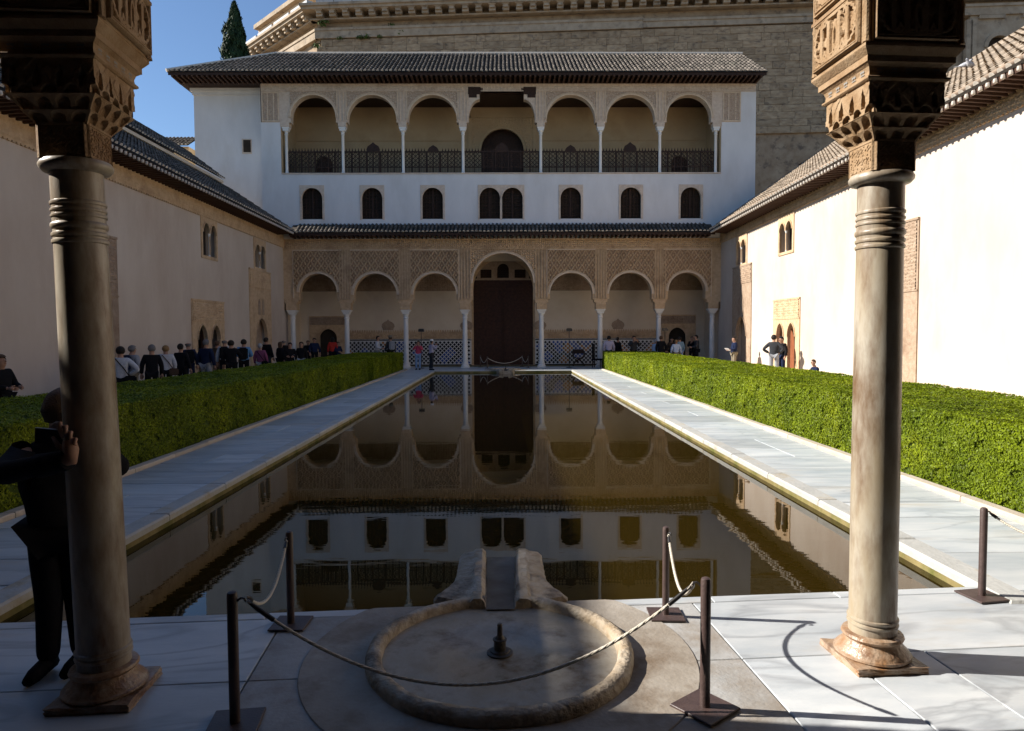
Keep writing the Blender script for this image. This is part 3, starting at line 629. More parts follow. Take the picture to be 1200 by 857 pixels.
# gallery interior
m = MB(); arch_plate(m, -12.7, 12.7, ZG, 16.0, 2.75, 2.9, [(0, 1.28, ZG, 13.15, 1.28, 2.0), (-10.7, .5, ZG, 12.3, .5, 2.0), (10.7, .5, ZG, 12.3, .5, 2.0)]); m.box(-12.7, .05, ZG, -12.36, 2.75, 15.7); m.box(12.31, .05, ZG, 12.7, 2.75, 15.7)
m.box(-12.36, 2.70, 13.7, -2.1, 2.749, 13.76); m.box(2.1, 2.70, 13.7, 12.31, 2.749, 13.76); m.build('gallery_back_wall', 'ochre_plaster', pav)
m = MB(); hfield(m, -1.85, 1.85, 12.0, 15.1, 120, 100, lambda U, Z: .03*tex_relief(U, Z, .2), 2.74, mask=lambda U, Z: (np.hypot(U, Z-13.15) > 1.42) & ((np.abs(U) > 1.42) | (Z > 13.15))); m.arc_band(0, 13.15, 1.28, 1.42, 0, math.pi, 2.68, 2.8, 30)
for sgn in (-1, 1): m.box(sgn*1.85, 2.68, ZG, sgn*2.05, 2.75, 15.2)
m.box(-2.05, 2.68, 15.1, 2.05, 2.75, 15.25); m.build('portal_relief', 'ochre_plaster', pav, smooth=True)
for c in (-10.7, 10.7):
    m = MB(); m.box(c-.85, 2.69, 13.0, c+.85, 2.75, 13.08); m.box(c-.85, 2.69, ZG, c-.77, 2.75, 13.0); m.box(c+.77, 2.69, ZG, c+.85, 2.75, 13.0); m.build('niche_frame', 'brown_stucco', pav)
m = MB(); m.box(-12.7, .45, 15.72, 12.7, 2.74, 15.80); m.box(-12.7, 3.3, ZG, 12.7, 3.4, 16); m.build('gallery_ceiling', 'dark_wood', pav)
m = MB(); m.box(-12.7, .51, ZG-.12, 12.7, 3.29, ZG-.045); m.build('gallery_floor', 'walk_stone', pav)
# railings, one per bay
def railing(u0, u1, style):
    m = MB(); z0 = ZG+.04; zt = z0+1.25; n = 8; d = .22
    m.bar((u0, d, z0+.04), (u1, d, z0+.04), .07, .06); m.bar((u0, d, zt-.02), (u1, d, zt-.02), .07, .07); m.bar((u0, d, z0+.36), (u1, d, z0+.36), .05, .05)
    c = (u0+u1)/2; hw = (u1-u0)/2; wb_ = .34 if style else 0.0
    for k in range(int((u1-u0)/.085)+1):
        x = u0+k*.085; m.bar((x, d+.04, z0), (x, d+.04, zt-.02), .066, .02)
    st = .24; k = -6
    while u0+k*st < u1+1.0:                                    # diagonal lattice clipped to the bay
        for sg in (1, -1):
            a = u0+k*st; za, zb_ = z0+.38, zt-.04; b2 = a+sg*(zb_-za); x0_, x1_, zz0, zz1 = a, b2, za, zb_
            def clip(x, z, X, Z_, lim):
                t = (lim-x)/(X-x); return lim, z+(Z_-z)*t
            if max(x0_, x1_) <= u0 or min(x0_, x1_) >= u1: continue
            for lim in (u0, u1):
                if (x0_-lim)*(x1_-lim) < 0:
                    inside0 = u0 <= x0_ <= u1
                    X_, Z_ = clip(x0_, zz0, x1_, zz1, lim)
                    if inside0: x1_, zz1 = X_, Z_
                    else: x0_, zz0 = X_, Z_
            if abs(x1_-x0_) > .02: m.bar((x0_, d, zz0), (x1_, d, zz1), .04, .03)
        k += 1
    m.box(u0, d+.03, z0+.38, u1, d+.035, zt-.5) if False else None
    for k in range(9): x = u0+(u1-u0)*k/8; m.bar((x, d, z0), (x, d, zt), .06 if k % 2 == 0 else .03, .06)
    k = 0
    while u0+.09+k*.17 < u1-.05:                               # pointed merlons along the top
        x = u0+.09+k*.17; k += 1
        if style and abs(x-c) < .38: continue
        m.add([(x-.045, d-.02, zt), (x+.045, d-.02, zt), (x, d-.02, zt+.20), (x-.045, d+.02, zt), (x+.045, d+.02, zt), (x, d+.02, zt+.20)], [(0, 1, 2), (3, 5, 4), (0, 2, 5, 3), (1, 4, 5, 2)])
    if style:
        pf = [(.36, 0), (.38, .12), (.30, .30), (.14, .40), (0, .52)] if style == 1 else [(.33, 0), (.30, .1), (.22, .22), (.1, .3), (0, .36)]
        vs = [(c+x, d-.03, zt+z) for x, z in pf]+[(c-x, d-.03, zt+z) for x, z in pf[-2::-1]]; n_ = len(vs); vs += [(a, d+.03, z) for a, b_, z in vs]
        m.add(vs, [tuple(range(n_))]+[(q, (q+1) % n_, n_+(q+1) % n_, n_+q) for q in range(n_)])
        for sg in (-1, 1): m.bar((c+sg*.36, d-.02, z0), (c+sg*.36, d-.02, zt), .06, .08)
    m.build('railing', 'dark_wood', pav)
for i, (uc, h) in enumerate(gbays): railing(GU[i]+.09, GU[i+1]-.09, (0, 1, 2, 1, 2, 1, 0)[i])
# --- roofs of the pavilion
def rafters(mb, u0, u1, step, y_in, z_in, y_out, z_out, w=.10, h=.14):
    u = u0
    while u <= u1: mb.bar((u, y_in, z_in), (u, y_out, z_out), w, h); u += step
rf = empty('lower_roof', (0, 0, 0), pav); T = .62; SL = math.hypot(1, T); cs, sn = 1/SL, T/SL
EZ = 7.66
def low_fn(s, t, hg): return (-W+.9+s, -.9+t*cs-hg*sn, EZ+t*sn+hg*cs)
n = int((2*W-1.8)/.225)
mb = MB(); tile_rows(mb, n, (2*W-1.8)/n, .42, lambda s: 1.06, low_fn); tag(mb.build('tile_rows', ['roof_tile', 'mortar'], rf, smooth='all'), kind='stuff')
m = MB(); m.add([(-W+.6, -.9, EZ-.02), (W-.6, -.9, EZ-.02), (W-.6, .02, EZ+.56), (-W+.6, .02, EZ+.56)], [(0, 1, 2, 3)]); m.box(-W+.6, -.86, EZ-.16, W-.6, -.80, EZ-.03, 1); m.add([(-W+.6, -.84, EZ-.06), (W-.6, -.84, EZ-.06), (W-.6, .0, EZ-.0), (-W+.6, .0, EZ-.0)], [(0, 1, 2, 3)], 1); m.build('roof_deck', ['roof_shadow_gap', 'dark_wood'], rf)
m = MB(); rafters(m, -W+.7, W-.7, .255, 0.05, 7.50, -.84, EZ-.16, .095, .15); tag(m.build('rafters', 'eave_wood', rf), kind='stuff')
rf2 = empty('upper_roof', (0, 0, 0), pav); E2 = 16.42; OV = 1.1; x0r, x1r = -18.15, 14.55; D2 = 4.2; T2 = .62
def up_fn(s, t, hg): return (x0r+s, -OV+t*cs-hg*sn, E2+t*sn+hg*cs)
Lr = D2*SL; n = int((x1r-x0r)/.235)
mb = MB(); tile_rows(mb, n, (x1r-x0r)/n, .44, lambda s: min(Lr, max(.3, s*SL*.93)), up_fn); tag(mb.build('tile_rows', ['roof_tile', 'mortar'], rf2, smooth='all'), kind='stuff')
zr = E2+D2*T2; yr = -OV+D2
m = MB(); m.add([(x0r, -OV, E2-.02), (x1r, -OV, E2-.02), (x1r, yr, zr-.02), (x0r+4.6, yr, zr-.02)], [(0, 1, 2, 3)]); m.add([(x0r, -OV, E2-.02), (x0r+4.6, yr, zr-.02), (x0r+4.6, yr+.1, zr-.02), (x0r, 2*D2-OV, E2-.02)], [(0, 1, 2, 3)])
m.add([(x1r, yr, zr-.02), (x0r+4.6, yr, zr-.02), (x0r, 2*D2-OV, E2-.02), (x1r, 2*D2-OV, E2-.02)], [(0, 1, 2, 3)]); m.add([(x1r-.02, -OV, E2-.02), (x1r-.02, yr, zr-.02), (x1r-.02, 2*D2-OV, E2-.02)], [(0, 1, 2)], 0)
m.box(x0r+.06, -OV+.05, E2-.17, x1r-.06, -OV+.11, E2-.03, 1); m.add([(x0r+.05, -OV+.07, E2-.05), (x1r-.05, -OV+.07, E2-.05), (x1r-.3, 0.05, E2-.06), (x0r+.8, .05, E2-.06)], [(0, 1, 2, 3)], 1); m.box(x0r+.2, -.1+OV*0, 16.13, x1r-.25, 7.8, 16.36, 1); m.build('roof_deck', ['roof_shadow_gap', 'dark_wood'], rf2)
m = MB(); rafters(m, x0r+.25, x1r-.2, .27, 0.1, 16.20, -OV+.06, E2-.17, .10, .16); tag(m.build('rafters', 'eave_wood', rf2), kind='stuff')
m = MB(); m.tube([(x0r+4.6, yr, zr+.05), (x1r, yr, zr+.05)], .11, 8); m.tube([(x0r, -OV, E2+.06), (x0r+4.6, yr, zr+.06)], .10, 8); m.build('ridge_cap', 'mortar', rf2, smooth=True)
# ------------------------------------------------------------------ side wings
def wing(sgn, label, feats):
    root = empty('courtyard_wing', (sgn*W, 18, 0)); tag(root, label, 'building')
    ox, oy = sgn*W, 18.0
    def fn(u, d, z): return (sgn*d, u-oy, z)                    # u is world y, d the depth into the wall
    Y0, Y1 = 1.5, YF+3.2; ZT = 7.02
    holes_ = [(f['u0'], f['u1'], f['z0'], f['z1']) for f in feats]
    m = MB(fn); m.holes(Y0, Y1, -.69, ZT+.7, holes_, 0.0, .55); m.box(Y0, .9, -.69, Y1, 1.0, ZT+.35); m.box(Y0, 0, -.69, Y0+.3, 5, ZT); m.build('wall', 'plaster', root)
    rise_ = 0.0 if sgn < 0 else 0.012
    def fn2(u, d, z): return fn(u, d, z+rise_*max(0, YF-1-u))
    m = MB(fn2)                                                  # carved frieze under the eave with a toothed lower edge
    FZ = 6.86 if sgn < 0 else 7.05; us_ = [Y0+(Y1-3.2-Y0)*k/40 for k in range(41)]; m.curtain(us_, [FZ]*41, 7.72, -.05, -.002); m.build('frieze', 'stucco', root)
    m = MB(fn2); hfield(m, Y0, Y1-3.2, FZ+.06, FZ+.5, 1300, 16, lambda U, Z: .03*tex_relief(U, Z, .2), -.052); m.build('frieze_relief', 'stucco', root, smooth='all')
    m = MB(fn2); u = Y0
    while u < Y1-3.3:
        m.box(u, -.06, FZ-.045, u+.10, -.002, FZ); u += .16
    tag(m.build('frieze_teeth', 'stucco', root), kind='stuff')
    for f in feats:
        e = empty(f['kind'], (0, 0, 0), root); uc = (f['u0']+f['u1'])/2
        st = f.get('mat', 'stucco')
        pu0, pu1, pz0, pz1 = f['panel']
        m = MB(fn); arch_plate(m, pu0, pu1, pz0, pz1, -.04, f.get('thick', .10), f['arches']); m.build('frame', st, e)
        if f.get('relief'):
            rz = f['relief']; m = MB(fn)
            hfield(m, pu0+.08, pu1-.08, rz, pz1-.08, int((pu1-pu0)*36), int((pz1-rz)*36), lambda U, Z: .03*tex_relief(U, Z, .21), -.043,
                   mask=lambda U, Z: np.all([((np.abs(U-a[0]) > a[1]+.1) | (Z > a[3]+a[4]+.12)) for a in f['arches']], axis=0))
            m.box(pu0, -.07, pz1-.07, pu1, -.041, pz1); m.box(pu0, -.065, rz-.05, pu1, -.041, rz)
            m.build('carving', st, e, smooth=True)
        for a in f['arches']:
            m = MB(fn); 
            pts = arch_curve(a[0], a[1], a[3], a[4], 14, a[5])
            for k in range(len(pts)-1): m.bar((pts[k][0], -.05, pts[k][1]), (pts[k+1][0], -.05, pts[k+1][1]), .05, .05)
            m.build('arch_trim', st, e)
            m = MB(fn); m.box(a[0]-a[1]-.05, f.get('depth', .42), a[2], a[0]+a[1]+.05, f.get('depth', .42)+.06, a[3]+a[4]+.1); m.build('leaf', f.get('leaf', 'interior_dark'), e)
        if f['kind'] == 'window':
            as_ = f['arches']; cu = (as_[0][0]+as_[-1][0])/2
            m = MB(); m.lathe([(.05, 0), (.05, .05), (.038, .08), (.035, f['cz']-.14), (.055, f['cz']-.08), (.075, f['cz'])], 10, fn(cu, .0, as_[0][2])); m.build('colonnette', 'far_marble', e, smooth=True)
        if f.get('niche'):
            for dx in (-.28, .28):
                m = MB(fn); zc = f['niche']; pts = [(uc+dx-.13, zc), (uc+dx+.13, zc), (uc+dx+.13, zc+.62), (uc+dx, zc+.80), (uc+dx-.13, zc+.62)]
                m.add([(a, -.06, b_) for a, b_ in pts]+[(a, -.0, b_) for a, b_ in pts], [(0, 1, 2, 3, 4)]+[(k, (k+1) % 5, 5+(k+1) % 5, 5+k) for k in range(5)]); m.build('blind_window', 'brown_stucco', e)
    # roof
    rf = empty('roof', (0, 0, 0), root)
    if sgn < 0: T, D, rise = .66, 3.5, 0.0
    else: T, D, rise = .70, 6.5, 0.012
    SL = math.hypot(1, T); cs_, sn_ = 1/SL, T/SL; E = 7.60; OV = .9
    def ez(y): return E+rise*max(0, YF-1-y)
    def rfn(s, t, hg):
        y = Y0+s; return (sgn*(-OV+t*cs_-hg*sn_), y-oy, ez(y)+t*sn_+hg*cs_)
    Lr = D*SL; n = int((YF-.95-Y0)/(.235 if sgn < 0 else .27)); pitch = (YF-.95-Y0)/n
    yb = YF-.9
    def run(s):
        return Lr
    near = int((24-Y0)/pitch) if sgn > 0 else 0
    mb = MB(); tile_rows(mb, n, pitch, .44, run, rfn, first=0 if sgn < 0 else 1, r=.074 if sgn < 0 else .088); tag(mb.build('tile_rows', ['roof_tile' if sgn < 0 else 'sunlit_roof_tile', 'mortar'], rf, smooth='all'), kind='stuff')
    if sgn > 0:                                                 # eave tiles close enough to tell apart
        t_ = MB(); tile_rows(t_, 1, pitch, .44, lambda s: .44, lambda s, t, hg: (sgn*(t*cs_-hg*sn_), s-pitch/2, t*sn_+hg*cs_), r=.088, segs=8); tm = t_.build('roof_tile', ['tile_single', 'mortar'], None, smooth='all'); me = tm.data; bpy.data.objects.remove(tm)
        for i in range(n):
            y = Y0+(i+.5)*pitch; o = link('roof_tile', me, rf, (sgn*-OV, y-oy, ez(y))); o.rotation_euler = (random.uniform(-.03, .03), random.uniform(-.02, .02), random.uniform(-.03, .03))
    m = MB(); za, zb_ = ez(Y0), ez(YF)
    def q4(t0, h0, t1, h1, mi): m.add([rfn(0, t0, h0), rfn(YF+.3-Y0, t0, h0), rfn(YF+.3-Y0, t1, h1), rfn(0, t1, h1)], [(0, 1, 2, 3)], mi)
    q4(.16, -.055, Lr, -.02, 0)
    m.add([rfn(0, Lr, -.02), rfn(YF+3-Y0, Lr, -.02), (sgn*(2*D-OV), YF+3-oy, zb_), (sgn*(2*D-OV), Y0-oy, za)], [(0, 1, 2, 3)], 0)
    for a, b_ in ((-.86, -.80),):
        m.add([(sgn*a, Y0-oy, za-.16), (sgn*a, YF-.5-oy, zb_-.16), (sgn*a, YF-.5-oy, zb_-.03), (sgn*a, Y0-oy, za-.03)], [(0, 1, 2, 3)], 1)
    m.add([(sgn*-.85, Y0-oy, za-.05), (sgn*-.85, YF-.5-oy, zb_-.05), (sgn*0.02, YF-.5-oy, zb_-.10), (sgn*.02, Y0-oy, za-.10)], [(0, 1, 2, 3)], 1)
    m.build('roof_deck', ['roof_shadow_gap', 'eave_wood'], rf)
    rb = MB(); 
    rb.bar((sgn*.06, 0, -.17), (sgn*-.9, 0, -.11), .075, .12); 
    rb.lathe([(.02, -.07), (.048, -.05), (.052, -.02), (.045, .04)], 8, (sgn*-.905, 0, -.12), mi=1)
    tm = rb.build('rafter', ['eave_wood', 'mortar'], None); me = tm.data; bpy.data.objects.remove(tm)
    u = 3.0
    while u < YF-1.0:
        o = link('rafter', me, rf, (0, u-oy, ez(u)+.02)); u += .25
    if sgn < 0:                                                 # set-back upper storey with its own roof
        U0, U1 = 20.0, YF-1.5; X1 = -OV+D
        m = MB(); m.box(-(X1+.35), U0-oy, 9.0, -(X1+4), U1-oy, 10.35); m.build('upper_storey', 'cream_plaster', root)
        m = MB(); m.box(-(X1+.05), U0-oy, 10.1, -(X1+.3), U1-oy, 10.24); m.build('upper_eave_board', 'cream_plaster', root)
        T3 = .75; S3 = math.hypot(1, T3)
        def ufn(s, t, hg): return (-(X1+t/S3-hg*T3/S3), U0+s-oy, 10.30+t*T3/S3+hg/S3)
        n = int((U1-U0)/.235); mb = MB(); tile_rows(mb, n, (U1-U0)/n, .44, lambda s: 2.2*S3, ufn)
        o = mb.build('tile_rows', ['roof_tile', 'mortar'], rf, smooth='all'); tag(o, kind='stuff')
        m = MB(); m.add([ufn(0, 0, -.02), ufn(U1-U0, 0, -.02), ufn(U1-U0, 2.2*S3, -.02), ufn(0, 2.2*S3, -.02)], [(0, 1, 2, 3)]); m.add([ufn(0, 2.2*S3, -.02), ufn(U1-U0, 2.2*S3, -.02), (-(X1+6), U1-oy, 10.3), (-(X1+6), U0-oy, 10.3)], [(0, 1, 2, 3)]); m.build('upper_roof_deck', 'roof_shadow_gap', rf)
    return root
def on_wall(sgn, px0, py0, px1, py1):
    a, b_ = P(px0, (py0+py1)/2, X=sgn*W)[1], P(px1, (py0+py1)/2, X=sgn*W)[1]; xm = (px0+px1)/2
    return min(a, b_), max(a, b_), P(xm, py1, X=sgn*W)[2], P(xm, py0, X=sgn*W)[2]
def twin_window(sgn, *px):
    u0, u1, z0, z1 = on_wall(sgn, *px); c = (u0+u1)/2; h = (u1-u0)/2; q = h*.39; o = h*.43
    zs = z0+.12+(z1-z0)*.52
    return dict(kind='window', u0=u0+.04, u1=u1-.04, z0=z0+.1, z1=z1-.1, panel=(u0, u1, z0, z1), cz=zs-z0-.12, depth=.45, thick=.05,
                arches=[(c-o, q, z0+.12, zs, (z1-zs)*.55, 1.8), (c+o, q, z0+.12, zs, (z1-zs)*.55, 1.8)])
def twin_door(sgn, px0, py0, px1, py1):
    u0, u1, _, z1 = on_wall(sgn, px0, py0, px1, py1); c = (u0+u1)/2; h = (u1-u0)/2
    return dict(kind='doorway', u0=u0+.1, u1=u1-.1, z0=0, z1=z1-.9, panel=(u0, u1, 0, z1), relief=z1-.85, leaf='red_wood' if sgn > 0 else 'door_wood', mat='stucco',
                arches=[(c-h*.42, h*.28, 0, 1.75, .62, 1.6), (c+h*.42, h*.28, 0, 1.75, .62, 1.6)])
def tall_portal(sgn, px0, py0, px1, py1):
    u0, u1, _, z1 = on_wall(sgn, px0, py0, px1, py1); c = (u0+u1)/2; h = (u1-u0)/2
    return dict(kind='portal', u0=c-h*.62, u1=c+h*.62, z0=0, z1=2.9, panel=(u0, u1, 0, z1), relief=z1-.9, leaf='brown_stucco', mat='brown_stucco' if sgn > 0 else 'stucco', niche=2.95,
                arches=[(c, h*.55, 0, 1.75, 1.05, 1.7)], depth=.25)
def big_portal(sgn, u0, u1, z1):
    c = (u0+u1)/2; h = (u1-u0)/2
    return dict(kind='portal', u0=c-h*.5, u1=c+h*.5, z0=0, z1=3.1, panel=(u0, u1, 0, z1), relief=3.2, leaf='interior_dark', mat='brown_stucco', arches=[(c, h*.46, 0, 1.9, 1.0, 1.7)])
LU = on_wall(-1, 122, 277, 137, 402); RU = on_wall(1, 1060, 257, 1077, 395)
wing(-1, 'long pinkish white wing in shade behind the queue of visitors', [
    twin_window(-1, 235, 253, 254, 304), twin_window(-1, 297, 281, 311, 317), twin_door(-1, 224, 352, 262, 400), tall_portal(-1, 292, 317, 317, 398),
    big_portal(-1, LU[1]-2.9, LU[1], LU[3])])
wing(1, 'long white wing in bright sun behind the sunlit hedge', [
    twin_window(1, 913, 251, 931, 298), twin_window(1, 863, 274, 876, 312), twin_door(1, 907, 350, 938, 398), tall_portal(1, 859, 311, 881, 392),
    big_portal(1, RU[0], RU[0]+2.7, RU[3])])

# ------------------------------------------------------------------ stone palace behind
pal = empty('stone_palace', (0, 58, 0)); tag(pal, 'large weathered stone palace with bracketed cornice rising behind the tiled roof', 'building')
A = np.array([-15.2, 58.0]); B = np.array([50.0, 53.0]); C0 = np.array([-24.5, 67.6])
dAB = (B-A)/np.linalg.norm(B-A); nAB = np.array([dAB[1], -dAB[0]])                 # towards the court
dAC = (C0-A)/np.linalg.norm(C0-A); nAC = np.array([-dAC[1], dAC[0]]); nAC = nAC if nAC[1] < 0 else -nAC
def pf(u, d, z):                                                # along the main face
    q = A+dAB*u-nAB*d; return (q[0], q[1]-58, z)
def pc(u, d, z):                                                # along the canted face
    q = A+dAC*u-nAC*d; return (q[0], q[1]-58, z)
LAB = float(np.linalg.norm(B-A)); LAC = float(np.linalg.norm(C0-A)); ZK = 28.1
m = MB(pf); m.box(0, .3, -.69, LAB, 8, ZK); m.fn = pc; m.box(0, .3, -.69, LAC, 8, ZK); m.build('wall', 'palace_core', pal)
# ashlar blocks that show above and beside the pavilion
bm_ = []
for k in range(4):
    bl = bmesh.new(); bmesh.ops.create_cube(bl, size=1)
    for v in bl.verts: v.co = Vector((v.co.x, v.co.y+random.uniform(-.03, .03), v.co.z))
    bmesh.ops.bevel(bl, geom=list(bl.edges), offset=.035, segments=1, affect='EDGES'); me = bpy.data.meshes.new('ashlar_block'); bl.to_mesh(me); bl.free(); me.materials.append(MATS['palace_stone']); bm_.append(me)
angAB = math.atan2(dAB[1], dAB[0]); count = 0
z = 26.1; row = 0
while z > 13.2:
    h = .56; u = (row % 2)*-.4; row += 1
    if z > 23.6: ua, ub = 0.0, 43.0
    else: ua, ub = 27.5, 43.0
    u = ua+(row % 2)*.35
    while u < ub:
        L = random.uniform(.7, 1.9)
        if count < 298:
            p = pf(u+L/2, .24, z-h/2); o = link('ashlar_block', random.choice(bm_), pal, p); o.scale = (L-.014, .3+random.uniform(-.02, .07), h-.014); o.rotation_euler = (0, 0, angAB); count += 1
        u += L
    z -= h
m = MB(pf); rows = 6
m.box(-.1, -.05, 26.15, 26.5, .3, 26.75); m.box(-.1, -.12, 26.75, 26.5, .3, 26.95); m.box(26.5, -.02, 26.2, LAB, .3, 26.65); m.box(26.5, -.1, 26.65, LAB, .3, 26.85)
m.box(-.4, -.35, 27.5, LAB, .3, 27.62); m.box(-.9, -1.0, ZK, LAB, .3, ZK+.22); m.box(-1.0, -1.15, ZK+.22, LAB, .3, ZK+.42)
m.fn = pc; m.box(0, -.05, 26.15, LAC, .3, 26.75); m.box(0, -.12, 26.75, LAC, .3, 26.95); m.box(0, -.35, 27.5, LAC, .3, 27.62); m.box(-.3, -1.0, ZK+.002, LAC, .3, ZK+.218); m.box(-.3, -1.15, ZK+.222, LAC, .3, ZK+.418)
m.build('cornice', 'palace_trim', pal)
md = MB(); md.box(-.26, -.32, -.46, .26, .62, 0); md.box(-.20, -.5, -.28, .20, -.32, 0); md.box(-.30, -.55, -.08, .30, .6, .0); tm = md.build('modillion', 'palace_trim', None); mme = tm.data; bpy.data.objects.remove(tm)
u = .5
while u < 44:
    o = link('modillion', mme, pal, pf(u, -.35, ZK)); o.rotation_euler = (0, 0, angAB); u += 1.08
angAC = math.atan2(-dAC[1], -dAC[0]); u = .7
while u < LAC:
    o = link('modillion', mme, pal, pc(u, -.35, ZK)); o.rotation_euler = (0, 0, angAC); u += 1.08
ld = MB(); ld.box(-.72, -.3, 0, .72, .3, .42); tm = ld.build('parapet_slab', 'lead', None); lme = tm.data; bpy.data.objects.remove(tm)
u = 1.0
while u < 24:
    o = link('parapet_slab', lme, pal, pf(u, -.5, ZK+.42)); o.rotation_euler = (0, 0, angAB); u += 1.5
for u in (1.2, 4.3, 7.4, 10.5):
    o = link('parapet_slab', lme, pal, pc(u, -.6, ZK+.42)); o.rotation_euler = (0, 0, angAC); o.scale = (1.9, 1, 1)
# set-back upper storey in ochre render with a deep eave
m = MB(pf); m.box(.8, 3.2, ZK, 27, 12, 32.0, 0); m.fn = pc; m.box(-.3, 3.2, ZK, LAC+2, 12, 32.0, 0)
m.fn = pf; m.box(.2, 2.3, 32.0, 27.6, 12, 32.2, 1); m.box(-.1, 1.8, 32.2, 28, 12, 32.6, 2); m.fn = pc; m.box(-.4, 2.3, 32.0, LAC+2, 12, 32.2, 1); m.box(-.4, 1.8, 32.2, LAC+2, 12, 32.6, 2)
m.build('upper_storey', ['ochre_plaster', 'cream_plaster', 'palace_trim'], pal)
# arched bay of the palace at the far right
uA = float(np.dot(np.array(P(1163, 45, Y=54.5)[:2])-A, dAB)); zA = P(1163, 55, Y=54)[2]
m = MB(pf); arch_plate(m, uA-2.1, uA+3.2, zA-4, zA+2.3, -.12, .25, [(uA+.1, .85, zA-4, zA-.1, .85, 2.0)]); m.arc_band(uA+.1, zA-.1, .85, 1.15, 0, math.pi, -.2, -.12, 24)
m.box(uA-2.6, -.3, zA+2.3, uA+4, .2, zA+2.9); m.box(uA-2.6, -.4, zA+2.9, uA+4, .2, zA+3.1); m.box(uA-2.6, -.2, zA+3.5, uA+4, .2, zA+4.4)
for q in (-2.4, -1.95): m.box(uA+q, -.25, zA-6, uA+q+.3, .2, zA+2.0)
for q in (-1.5, 1.7): m.box(uA+q, -.3, zA+2.02, uA+q+1.9, -.1, zA+2.28)
m.build('arched_bay', 'palace_trim', pal)
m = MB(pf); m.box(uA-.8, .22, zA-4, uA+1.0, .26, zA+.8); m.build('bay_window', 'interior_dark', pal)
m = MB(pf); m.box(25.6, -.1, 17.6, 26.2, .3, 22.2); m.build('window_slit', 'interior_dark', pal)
# weeds rooted in the cornice
def weed(px, py, s):
    q = P(px, py, Y=57.6); k = 60
    m = MB()
    for _ in range(k):
        d = rng.normal(0, 1, 3); d /= np.linalg.norm(d); c = d*s*rng.random()**.5*np.array([1.3, .6, .8]); a = np.cross(d, rng.normal(0, 1, 3)); a /= np.linalg.norm(a); b_ = np.cross(d, a); l = s*.28
        m.add([c-a*l, c+b_*l*.6, c+a*l, c-b_*l*.6], [(0, 1, 2, 3)])
    o = m.build('weed', 'weed_leaf', None, loc=tuple(q)); tag(o, 'small green weed tuft growing from the stone cornice of the palace', 'plant', 'weeds on the palace cornice')
for px, py, s in ((379, 27, .42), (398, 45, .24), (421, 44, .26), (429, 43, .34), (445, 43, .22), (459, 30, .3), (470, 39, .42), (479, 40, .3), (508, 38, .32), (517, 40, .26), (503, 47, .25), (371, 54, .34), (925, 24, .22), (950, 21, .22), (858, 26, .2)): weed(px, py, s)

# ------------------------------------------------------------------ cypress and far house
def cypress():
    q = P(274.5, 4, Y=47); h = q[2]; root = empty('cypress_tree', (q[0], q[1], -.7)); tag(root, 'tall narrow dark cypress standing behind the tiled roof', 'tree')
    m = MB(); m.tube([(0, 0, 0), (.05, 0, h*.4), (0, .03, h*.95)], [.28, .18, .03], 8); m.build('trunk', 'bark', root, smooth=True)
    k = 26000; t = rng.random(k)**.8; z = 3+(h+.7-3)*t
    prof = 1.22*np.interp(t, [0, .1, .5, .8, .93, 1], [.5, .95, 1.02, .80, .5, .05]); th = rng.random(k)*2*math.pi
    lump = 1+.16*np.sin(th*3+z*1.3)+.14*np.sin(th*5-z*2.9)+.10*np.sin(z*5+th*2)
    r = prof*lump*np.sqrt(rng.uniform(.35, 1.0, k))*.92
    Cn = np.stack([r*np.cos(th), r*np.sin(th), z], 1); d = np.stack([np.cos(th), np.sin(th), np.full(k, .3)], 1)+rng.normal(0, .5, (k, 3)); d /= np.linalg.norm(d, axis=1)[:, None]
    a = np.array([0, 0, 1.0])+rng.normal(0, .35, (k, 3)); a /= np.linalg.norm(a, axis=1)[:, None]; b_ = np.cross(d, a); s = rng.uniform(.07, .15, k)[:, None]
    V = np.stack([Cn-a*s*1.6, Cn+b_*s*.6, Cn+a*s*1.6, Cn-b_*s*.6], 1).reshape(-1, 3)
    me = bpy.data.meshes.new('crown'); me.from_pydata(V.tolist(), [], np.arange(4*k).reshape(-1, 4).tolist()); me.materials.append(MATS['cypress_leaf']); tag(link('crown', me, root), kind='stuff')
cypress()
fh = empty('far_house', (-21, 44, 0)); tag(fh, 'small ochre house end with dark tiled roof glimpsed between wing and pavilion', 'house')
q = P(222, 170, Y=44); m = MB(); m.box(-3, 0, -.69, 1.4, 3, q[2]-.1, 0); m.build('wall', 'ochre_plaster', fh)
m = MB(); tile_rows(m, 20, .23, .42, lambda s: 1.7, lambda s, t, hg: (-3.1+s, -.3+t*.85-hg*.5, q[2]-.1+t*.5+hg*.85)); m.add([(-3.1, -.3, q[2]-.12), (1.5, -.3, q[2]-.12), (1.5, 1.2, q[2]+.72), (-3.1, 1.2, q[2]+.72)], [(0, 1, 2, 3)], 0); tag(m.build('roof', ['roof_tile', 'mortar'], fh), kind='stuff')

